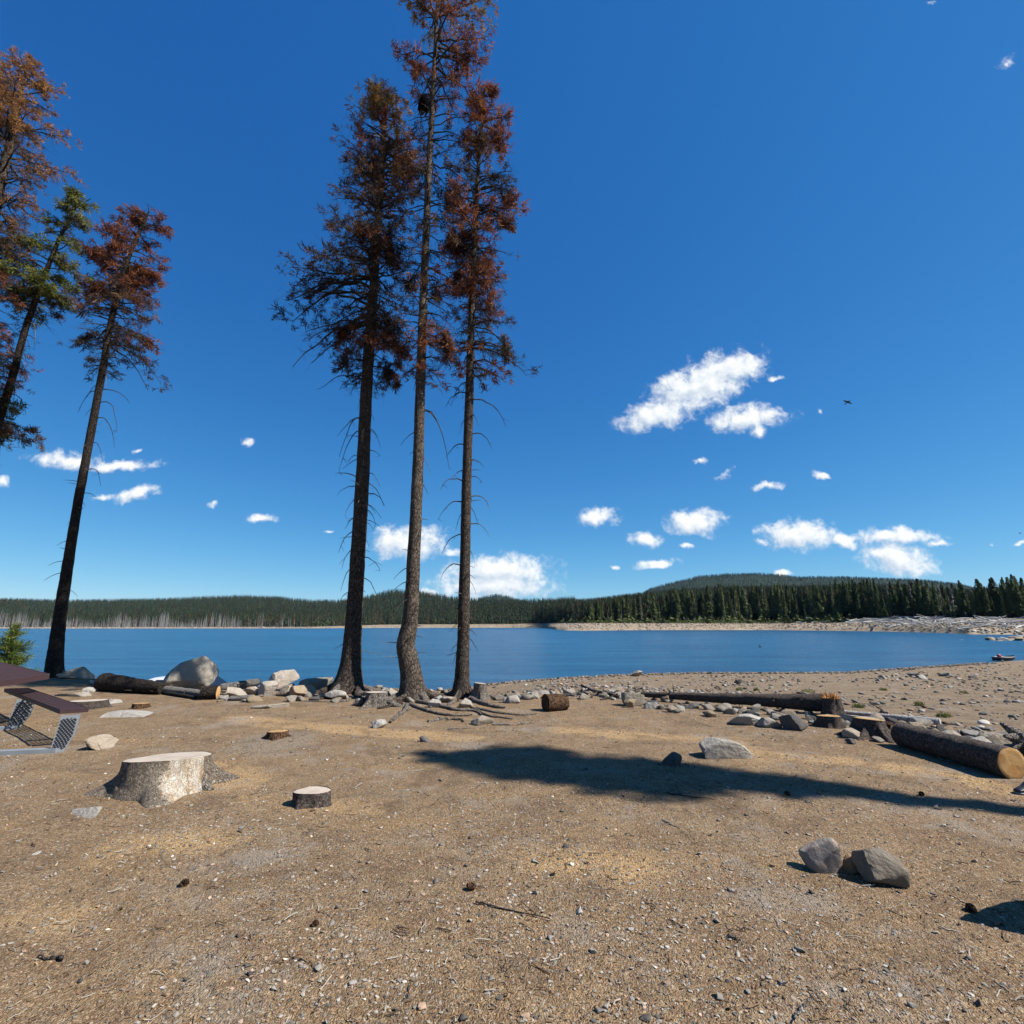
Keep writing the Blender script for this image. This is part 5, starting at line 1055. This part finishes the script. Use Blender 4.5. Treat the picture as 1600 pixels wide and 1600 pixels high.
o = link('twig_litter', mesh_np('twig_litter', V, F, M['chips'], np.repeat(tc_, 16, 0))); tag(o, 'fine twigs littering the soil', kind='stuff')
# beach stones
N = 15000; r = g.uniform(0, 1, N); x = g.uniform(-8, 50, N); E = np.interp(x, EDGE[:, 0], EDGE[:, 1]); S = np.interp(x, SHORE[:, 0], SHORE[:, 1]); f = g.uniform(0, 1, N) ** 1.5; y = E - .4 + (S - E + .3) * f
den = fb2(x, y, .25, 71, 4); keep = (den + g.uniform(-.2, .2, N) > -.05) & (np.abs(x) < y * 1.15 + 1); x, y, f = x[keep], y[keep], f[keep]; N = len(x)
scatter_mesh('beach_stones', *ICO[2], x, y, (.02 + .07 * g.uniform(0, 1, N) ** 3.5) * (1 + .014 * y), stonecol(N, g) * .95, g, .45, 'stones', 'loose stones scattered over the drained beach')
N = 2600; x = g.uniform(-2, 46, N); S = np.interp(x, SHORE[:, 0], SHORE[:, 1]); y = S - np.abs(g.normal(0, .5, N)) + .25; scatter_mesh('shingle', *ICO[2], x, y, g.uniform(.04, .13, N), stonecol(N, g) * .7, g, .5, 'stones', 'wet shingle along the waterline')
# stones of the far beaches
N = 5200; px = g.uniform(-20, 1620, N); u = U(px); F_ = tab(FAR, u); T_ = tab(TREEL, u); y = F_ + (T_ - F_) * g.uniform(.02, .75, N); x = u * y
c_ = stonecol(N, g) * 1.25; V0, F0 = ICO[1]; scatter_mesh('far_shore_stones', V0, F0, x, y, g.uniform(.25, .9, N), c_, g, .5, 'stones', 'pale stones along the far shores')

# ------------------------------------------------------------------ far forests
def far_trees(x, y, h, rad, K, cols, g, name, label, dead=None, zoff=0, w=.5, mat='farwood'):
    N = len(x); z = terrain(x, y) + zoff
    f = (np.arange(K)[None] + g.uniform(0, 1, (N, K))) / K * .94 + .06; phi = g.uniform(0, 6.28, (N, K)); rr_ = rad[:, None] * (1 - f) ** .75 * g.uniform(.6, 1.25, (N, K)) + .05 * rad[:, None]
    zz = z[:, None] + f * h[:, None]; dd = .5 * w; dz = h[:, None] / K * 1.5 + .03 * h[:, None]
    a = np.stack([x[:, None] - .15 * rr_ * np.cos(phi), y[:, None] - .15 * rr_ * np.sin(phi), zz + dz * .8], -1)
    b = np.stack([x[:, None] + rr_ * np.cos(phi - dd), y[:, None] + rr_ * np.sin(phi - dd), zz - dz * .6], -1); c = np.stack([x[:, None] + rr_ * np.cos(phi + dd), y[:, None] + rr_ * np.sin(phi + dd), zz - dz * g.uniform(.2, .9, (N, K))], -1)
    V = np.stack([a, b, c], 2); cc = cols[:, None, None] * g.uniform(.75, 1.25, (N, K, 1, 1)) + np.zeros((N, K, 3, 3))
    # trunk and leader as a thin three-sided spike
    tr = np.maximum(h * .012, .10); ang = np.array([0, 2.09, 4.19]); bs_ = np.stack([x[:, None] + tr[:, None] * np.cos(ang), y[:, None] + tr[:, None] * np.sin(ang), np.repeat(z[:, None] - 1, 3, 1)], -1)
    tp = np.stack([x, y, z + h * 1.02], -1)[:, None]; tv = np.concatenate([bs_, tp], 1); tcol = np.zeros((N, 4, 3)) + (np.array([.10, .085, .07]) if dead is None else np.array([.36, .34, .33])) * g.uniform(.7, 1.2, (N, 1, 1))
    V1 = V.reshape(-1, 3); F1 = np.arange(len(V1)).reshape(-1, 3); n1 = len(V1); fb_ = np.array([[0, 1, 3], [1, 2, 3], [2, 0, 3]]); F2 = (fb_[None] + (np.arange(N) * 4)[:, None, None]).reshape(-1, 3) + n1
    o = link(name, mesh_np(name, np.vstack([V1, tv.reshape(-1, 3)]), np.vstack([F1, F2]), M[mat], np.vstack([cc.reshape(-1, 3), tcol.reshape(-1, 3)]), False)); tag(o, label, kind='stuff'); return o
g = np.random.default_rng(55)
GREENS = np.array([(.034, .060, .036), (.046, .066, .032), (.028, .050, .034), (.060, .070, .030), (.040, .055, .030)])
def pick(N, brown=.06):
    c = GREENS[g.integers(0, 5, N)] * g.uniform(.6, 1.45, (N, 1)); k = g.uniform(0, 1, N) < brown; c[k] = np.array([.13, .065, .035]) * g.uniform(.6, 1.2, (k.sum(), 1)); return c
# left hillside and centre
N = 26000; px = g.uniform(-40, 900, N); u = U(px); T_ = tab(TREEL, u); D_ = tab(RDIST, u); y = T_ + 25 + (D_ * 1.03 - T_) * g.uniform(0, 1, N) ** 1.35; x = u * y
h = g.uniform(9, 19, N) * (1 + .15 * (px > 560)); far_trees(x, y, h, h * g.uniform(.10, .17, N), 11, pick(N, .05), g, 'forest', 'dark conifer forest over the hills across the lake', w=.9)
N = 14000; px = g.uniform(840, 1640, N); u = U(px); T_ = tab(TREEL, u); D_ = tab(RDIST, u); y = T_ + 22 + (D_ - T_) * g.uniform(0, 1, N) ** 1.6; x = u * y
ys = np.interp(px, [840, 930, 1050, 1130, 1250, 1330, 1420, 1500, 1600], [938, 934, 921, 915, 914, 912, 912, 921, 914]); hmax = px2z(ys, y) - terrain(x, y); h = np.clip(hmax * g.uniform(.72, 1.0, N), 12, 36)
far_trees(x, y, h, h * g.uniform(.09, .15, N), 16, pick(N, .10), g, 'forest', 'tall conifer forest behind the right-hand shore', w=.8)
# far ridges
for a_, b_, n_ in ((700, 850, 1500), (960, 1600, 9000)):
    N = n_; px = g.uniform(a_, b_, N); u = U(px); y = 4300 - 1500 * g.uniform(0, 1, N) ** 1.5 + 60; x = u * y; h = g.uniform(14, 24, N); far_trees(x, y, h, h * .2, 7, pick(N, 0), g, 'forest', 'blue-green forest on the far ridge', w=1.1)
# grey dead trees along the left far shore, young growth elsewhere
N = 1500; px = g.uniform(-20, 480, N); px = px[g.uniform(0, 1, N) < np.interp(px, [0, 60, 90, 260, 480], [.8, .6, .9, 1, .35])]; N = len(px); u = U(px); y = tab(TREEL, u) + g.uniform(-14, 40, N); x = u * y; h = g.uniform(6, 17, N) * (.55 + .9 * vnoise(np.stack([px / 17, px * 0, px * 0], -1), 5))
far_trees(x, y, h, h * .06, 7, np.array([.30, .28, .275]) * g.uniform(.7, 1.2, (N, 1)), g, 'dead_forest', 'grey dead trees standing along the left far shore', dead=1, w=.35)
N = 1700; px = g.uniform(380, 870, N); u = U(px); y = tab(TREEL, u) + g.uniform(-6, 45, N); x = u * y; h = g.uniform(9, 18, N)
far_trees(x, y, h, h * .14, 14, pick(N, .12) * 1.25, g, 'forest', 'conifers along the centre far shore', w=.8)
N = 2600; px = g.uniform(870, 1330, N); u = U(px); y = tab(TREEL, u) - g.uniform(2, 22, N) ** 1.0; x = u * y; h = g.uniform(.8, 2.2, N) * (1 + 2.2 * (g.uniform(0, 1, N) < .05))
far_trees(x, y, h, h * .8, 10, np.array([.11, .135, .045]) * g.uniform(.7, 1.3, (N, 1)), g, 'shrubbery', 'pale green willow scrub at the foot of the far trees', w=1.2)

# individual conifers of the right shore
def crown_template(seed, kind):
    g = np.random.default_rng(seed); K = {'pine': 900, 'spruce': 900, 'snag': 90}[kind]; f0 = {'pine': .22, 'spruce': .10, 'snag': .2}[kind]
    f = f0 + (1 - f0) * g.uniform(0, 1, K) ** .9; ph = g.uniform(0, 6.28, K); lobes = vnoise(np.stack([np.cos(ph) * 1.5, np.sin(ph) * 1.5, f * 14], -1) + seed, seed)
    R0 = {'pine': .135, 'spruce': .12, 'snag': .07}[kind]; env = (1 - f) ** (.6 if kind == 'pine' else .85) * np.clip((f - f0) / .12 + .35, 0, 1); r = R0 * env * (.15 + 1.5 * lobes) * g.uniform(.2, 1, K) ** .55 + .006
    c = np.stack([r * np.cos(ph), r * np.sin(ph), f - .12 * r], -1); s = .023 * (1.25 - .6 * f) * g.uniform(.6, 1.4, K); out = np.stack([np.cos(ph), np.sin(ph), -.35 * np.ones(K)], -1)
    t_ = np.stack([-np.sin(ph), np.cos(ph), np.zeros(K)], -1); up = np.array([0, 0, 1]); j = lambda: g.normal(0, .3, (K, 3)) * s[:, None]
    a = c - out * s[:, None] * .8 + up * s[:, None] * .3 + j(); b = c + t_ * s[:, None] * .55 + j(); d = c + out * s[:, None] * 1.1 - up * s[:, None] * .4 + j(); e = c - t_ * s[:, None] * .55 + j()
    V = np.stack([a, b, d, e], 1).reshape(-1, 3); F = np.arange(len(V)).reshape(-1, 4)
    cc = (np.array([.088, .110, .042]) if kind != 'snag' else np.array([.22, .20, .18]))[None] * g.uniform(.6, 1.5, (K, 1)) * (.8 + .5 * lobes[:, None]); cc = np.repeat(cc, 4, 0)
    tm = []; z = np.linspace(-.03, 1.0, 7); rr_ = .0095 * (1 - z * .9).clip(.08); P_ = np.stack([.004 * np.sin(z * 9 + seed), .004 * np.cos(z * 7), z], 1)
    Vt, Ft = tubes(P_[None], rr_[None], 5); return mesh_np('crown', V, F, M['conifer'], cc, False), mesh_np('trunk', Vt, Ft, M['snag'] if kind == 'snag' else M['trunk_far'])
TPL = {k: [crown_template(700 + 17 * i + ord(k[0]), k) for i in range(n)] for k, n in (('pine', 5), ('spruce', 5), ('snag', 2))}
g = np.random.default_rng(91); NT_ = 285; pxs = np.sort(900 + 715 * g.uniform(0, 1, NT_) ** .85)
for px in pxs:
    u = U(px); row = g.choice([0, 1, 2], p=[.45, .3, .25]); y = float(tab(TREEL, u)) + 1 + row * 9 + g.uniform(0, 6); x = u * y; z = gz(x, y); ys = np.interp(px, [840, 930, 1050, 1130, 1250, 1330, 1420, 1480, 1530, 1560, 1600], [942, 936, 920, 913, 913, 908, 904, 911, 908, 903, 897])
    kind = 'snag' if g.uniform() < .07 else ('pine' if g.uniform() < np.interp(px, [900, 1300, 1600], [.3, .6, .8]) else 'spruce'); h = (px2z(ys, y) - z) * (g.uniform(.45, .75) if (row == 0 and g.uniform() < .55) else g.uniform(.78, 1.04)); h = max(h, 6)
    cm, tm = TPL[kind][g.integers(len(TPL[kind]))]; root = empty({'pine': 'pine_tree', 'spruce': 'spruce_tree', 'snag': 'dead_tree'}[kind], (x, y, z), g.uniform(0, 6.28)); wd = g.uniform(.65, 1.1) * (1.1 if kind == 'pine' else 1); root.scale = (h * wd, h * wd, h)
    link('crown', cm, root); link('trunk', tm, root)
    lb = {'pine': ('green pine with a ragged crown at the edge of the right-shore wood', 'pines edging the right-shore wood'), 'spruce': ('narrow pointed conifer at the edge of the right-shore wood', 'pointed conifers edging the right-shore wood'), 'snag': ('bare grey snag among the right-shore conifers', 'grey snags in the right-shore wood')}[kind]; tag(root, lb[0], 'tree', lb[1])

# bleached driftwood on the right bank
dm = []
for k in range(7):
    gg = np.random.default_rng(800 + k); K = 10; s = np.linspace(0, 1, K); P_ = np.stack([s - .5, .03 * np.sin(s * 5 + k), .02 * np.cos(s * 4 + k)], 1); V, F = tubes(P_[None], (.028 * (1 - .55 * s) * (1 + .1 * gg.normal(size=K)))[None], 8)
    mb = MB(); mb.add(V, F)
    for j in range(5 if k % 2 else 2):
        a = gg.uniform(0, 6.28); e = P_[0] + np.array([-.05, .07 * math.cos(a), .07 * math.sin(a)]); mb.tube(np.array([P_[0], (P_[0] + e) / 2, e]), np.array([.024, .018, .006]), 6)
    me_ = mesh_np('driftwood_log', np.vstack(mb.V), [np.vstack(f) for f in (mb.F3, mb.F4) if f], M['drift']); dm.append(me_)
g = np.random.default_rng(17)
for i in range(190):
    px = g.choice([g.uniform(1330, 1480), g.uniform(1400, 1610), g.uniform(1190, 1400)], p=[.3, .6, .1]); u = U(px); F_, T_ = float(tab(FAR, u)), float(tab(TREEL, u)); y = F_ + (T_ - F_) * (g.uniform(.12, .9) if px > 1330 else g.uniform(.5, .95)); x = u * y; L = g.uniform(4, 15)
    o = link('driftwood_log', dm[i % 7], None, (x, y, gz(x, y) + g.uniform(.4, 2.0))); o.scale = (L, L * g.uniform(.6, 1.0), L * g.uniform(.6, 1.0)); o.rotation_euler = (g.uniform(0, 6), g.uniform(-.22, .22), g.choice([g.normal(0, .4), g.uniform(0, 3.14)])); tag(o, 'bleached grey driftwood log in the pile on the right bank', 'driftwood', 'driftwood logs piled on the right bank')

# ------------------------------------------------------------------ air
hz = MB(); hz.box((0, 0, 218), (14400, 14400, 466)); hm = bpy.data.materials.new('haze'); hm.use_nodes = True; ht = hm.node_tree; ht.nodes.remove(ht.nodes['Principled BSDF'])
pv = ht.nodes.new('ShaderNodeVolumePrincipled'); pv.inputs['Color'].default_value = (.38, .66, 1, 1); pv.inputs['Density'].default_value = 1.05e-5; ht.links.new(pv.outputs[0], ht.nodes['Material Output'].inputs['Volume'])
tag(hz.build('haze', hm), kind='stuff')

# ------------------------------------------------------------------ sky, sun, clouds
world = bpy.data.worlds.new('World'); scene.world = world; world.use_nodes = True; t = NT(world.node_tree); bg = t.n['Background']
sky = t.new('ShaderNodeTexSky', sky_type='NISHITA'); sky.sun_disc = False; sky.sun_elevation = R(58); sky.sun_rotation = R(SUN_AZ); sky.altitude = 1500; sky.air_density = 1.0; sky.dust_density = .25; sky.ozone_density = 2.2
CL = [(1100, 600, 98, 36, 27, 1), (1150, 574, 50, 24, 8, 1), (1025, 648, 64, 24, 14, 1), (1165, 652, 66, 20, 6, 1), (1060, 600, 50, 26, 20, .8), (1186, 672, 20, 14, 0, .8), (1095, 718, 18, 7, 0, .6), (1200, 760, 40, 12, 0, .6), (1283, 743, 22, 9, -20, .7), (933, 808, 40, 17, 5, .85), (1085, 816, 46, 22, 0, 1), (1008, 842, 30, 17, 0, .8),
      (1028, 881, 38, 7, 5, .9), (1250, 836, 60, 25, 0, 1), (1190, 846, 26, 9, 0, .6), (1320, 845, 20, 15, 0, .9), (1400, 838, 72, 15, 0, .9), (1402, 872, 64, 29, -10, .95), (1462, 850, 34, 9, 0, .6), (1130, 742, 34, 12, 30, .42), (1075, 855, 26, 8, 0, .5), (638, 848, 70, 28, 0, .9), (705, 864, 25, 11, 0, .6), (782, 890, 86, 25, 0, 1),
      (768, 914, 105, 27, 0, .95), (670, 926, 35, 11, 0, .65), (105, 720, 76, 19, -3, .72), (190, 729, 76, 11, 3, .72), (212, 772, 48, 14, 15, .72), (160, 777, 44, 10, 0, .55), (408, 812, 40, 10, 0, .62), (335, 787, 22, 11, 20, .45), (385, 692, 18, 11, 0, .45), (4, 748, 22, 17, 20, .5), (218, 704, 18, 7, 10, .38), (515, 833, 20, 6, 0, .35),
      (1572, 98, 32, 16, 35, .42), (1225, 898, 18, 8, 0, .8), (1548, 853, 14, 5, 0, .35), (1595, 850, 20, 5, 5, .5), (960, 888, 10, 5, 0, .6), (1282, 643, 8, 10, 60, .35), (1215, 592, 28, 8, 10, .4), (1456, 5, 20, 8, 30, .3)]
grp = bpy.data.node_groups.new('cloud_field', 'ShaderNodeTree'); grp.interface.new_socket('Vector', in_out='INPUT', socket_type='NodeSocketVector'); grp.interface.new_socket('Density', in_out='OUTPUT', socket_type='NodeSocketFloat')
q = NT(grp); gi = q.new('NodeGroupInput'); go = q.new('NodeGroupOutput'); vec = gi.outputs[0]
wn = q.new('ShaderNodeVectorMath', operation='SUBTRACT'); q.put(wn.inputs[0], q.noise(vec, 26, 5, .6, 0, 1)); wn.inputs[1].default_value = (.5, .5, .5)
ws = q.new('ShaderNodeVectorMath', operation='SCALE'); q.put(ws.inputs[0], wn.outputs[0]); ws.inputs['Scale'].default_value = .030
wa = q.new('ShaderNodeVectorMath', operation='ADD'); q.put(wa.inputs[0], vec); q.put(wa.inputs[1], ws.outputs[0]); wm = q.new('ShaderNodeVectorMath', operation='MULTIPLY'); q.put(wm.inputs[0], wa.outputs[0]); wm.inputs[1].default_value = (1, 1, 0); vv = wm.outputs[0]
def uw(px, py): d = ray(px, py); return np.array([d[0] / d[1], d[2] / d[1]])
acc = None
for (cx, cy, rx, ry, ang, wgt) in CL:
    c0 = uw(cx, cy); sx = np.linalg.norm(uw(cx + 5, cy) - uw(cx - 5, cy)) / 10; sy = np.linalg.norm(uw(cx, cy + 5) - uw(cx, cy - 5)) / 10
    if acc is not None:                      # a thread through the chain keeps the shader stack small
        ch = q.new('ShaderNodeVectorMath', operation='MULTIPLY_ADD'); q.put(ch.inputs[0], acc); ch.inputs[1].default_value = (0, 0, 1e-5); q.put(ch.inputs[2], vv); vi = ch.outputs[0]
    else: vi = vv
    mp = q.new('ShaderNodeMapping', vector_type='TEXTURE'); q.put(mp.inputs[0], vi); mp.inputs['Location'].default_value = (c0[0], c0[1], 0); mp.inputs['Rotation'].default_value = (0, 0, R(ang)); mp.inputs['Scale'].default_value = (rx * sx, ry * sy, 1)
    ln = q.new('ShaderNodeVectorMath', operation='LENGTH'); q.put(ln.inputs[0], mp.outputs[0]); e = q.math('SUBTRACT', wgt, ln.outputs['Value']); acc = e if acc is None else q.math('MAXIMUM', acc, e)
n1 = q.noise(vec, 34, 9, .62, .3); n2 = q.noise(vec, 120, 6, .6)
dn = q.math('ADD', acc, q.math('MULTIPLY', q.math('SUBTRACT', n1, .405), 1.6)); dn = q.math('ADD', dn, q.math('MULTIPLY', q.math('SUBTRACT', n2, .5), .35)); q.l.new(dn, go.inputs[0])
geo = t.new('ShaderNodeNewGeometry'); sp = t.new('ShaderNodeSeparateXYZ'); tc = t.new('ShaderNodeTexCoord'); t.put(sp.inputs[0], tc.outputs['Generated'])
yc = t.math('MAXIMUM', sp.outputs[1], .05); cv = t.new('ShaderNodeCombineXYZ'); t.put(cv.inputs[0], t.math('DIVIDE', sp.outputs[0], yc)); t.put(cv.inputs[1], t.math('DIVIDE', sp.outputs[2], yc))
g1 = t.new('ShaderNodeGroup'); g1.node_tree = grp; t.put(g1.inputs[0], cv.outputs[0])
of = t.new('ShaderNodeVectorMath', operation='ADD'); t.put(of.inputs[0], cv.outputs[0]); of.inputs[1].default_value = (.010, .016, 0); g2 = t.new('ShaderNodeGroup'); g2.node_tree = grp; t.put(g2.inputs[0], of.outputs[0])
dens = g1.outputs[0]; alpha = t.mapr(dens, -.05, .75, 0, 1, True); alpha = t.math('MULTIPLY', alpha, t.mapr(sp.outputs[1], .05, .15)); alpha = t.math('MULTIPLY', alpha, t.mapr(sp.outputs[2], -.01, .03))
lit = t.mapr(t.math('SUBTRACT', dens, g2.outputs[0]), -.45, .45, 0, 1)
SKYSTR = .0536
ss_ = t.new('ShaderNodeSeparateColor'); t.put(ss_.inputs[0], sky.outputs[0]); cs_ = t.new('ShaderNodeCombineColor')
for i_, (k_, p_) in enumerate(((.82, 1.48), (.88, .935), (.99, .62))):     # deep, dry mountain air: a bluer zenith
    t.put(cs_.inputs[i_], t.math('MULTIPLY', t.math('POWER', t.math('MULTIPLY', ss_.outputs[i_], .1), p_), 10 * k_))
cc = t.mix(lit, (6.2, 7.1, 8.2), (9.9, 10.1, 10.2)); col = t.mix(alpha, cs_.outputs[0], cc); t.put(bg.inputs['Color'], col); bg.inputs['Strength'].default_value = SKYSTR
world.cycles.sampling_method = 'MANUAL'; world.cycles.sample_map_resolution = 512
ld = bpy.data.lights.new('sun', 'SUN'); ld.energy = 5.0; ld.angle = R(.53); ld.color = (1, .97, .91); so = bpy.data.objects.new('sun', ld); C.objects.link(so)
dsun = Vector((math.sin(R(SUN_AZ)) * math.cos(R(SUN_EL)), math.cos(R(SUN_AZ)) * math.cos(R(SUN_EL)), math.sin(R(SUN_EL)))); so.rotation_euler = dsun.to_track_quat('Z', 'Y').to_euler(); so.location = dsun * 50

cam = bpy.data.cameras.new('camera'); cam.sensor_width = 36; cam.lens = 18; cam.clip_end = 20000; cam.clip_start = .05; co = bpy.data.objects.new('camera', cam); C.objects.link(co); co.location = EYE; co.rotation_euler = (math.pi / 2 + PITCH, 0, 0); scene.camera = co
scene.view_settings.view_transform = 'Standard'; scene.view_settings.look = 'None'; scene.view_settings.exposure = .95; scene.view_settings.gamma = 1
scene.cycles.max_bounces = 6; scene.cycles.diffuse_bounces = 2; scene.cycles.glossy_bounces = 3; scene.cycles.transmission_bounces = 2; scene.cycles.use_denoising = True
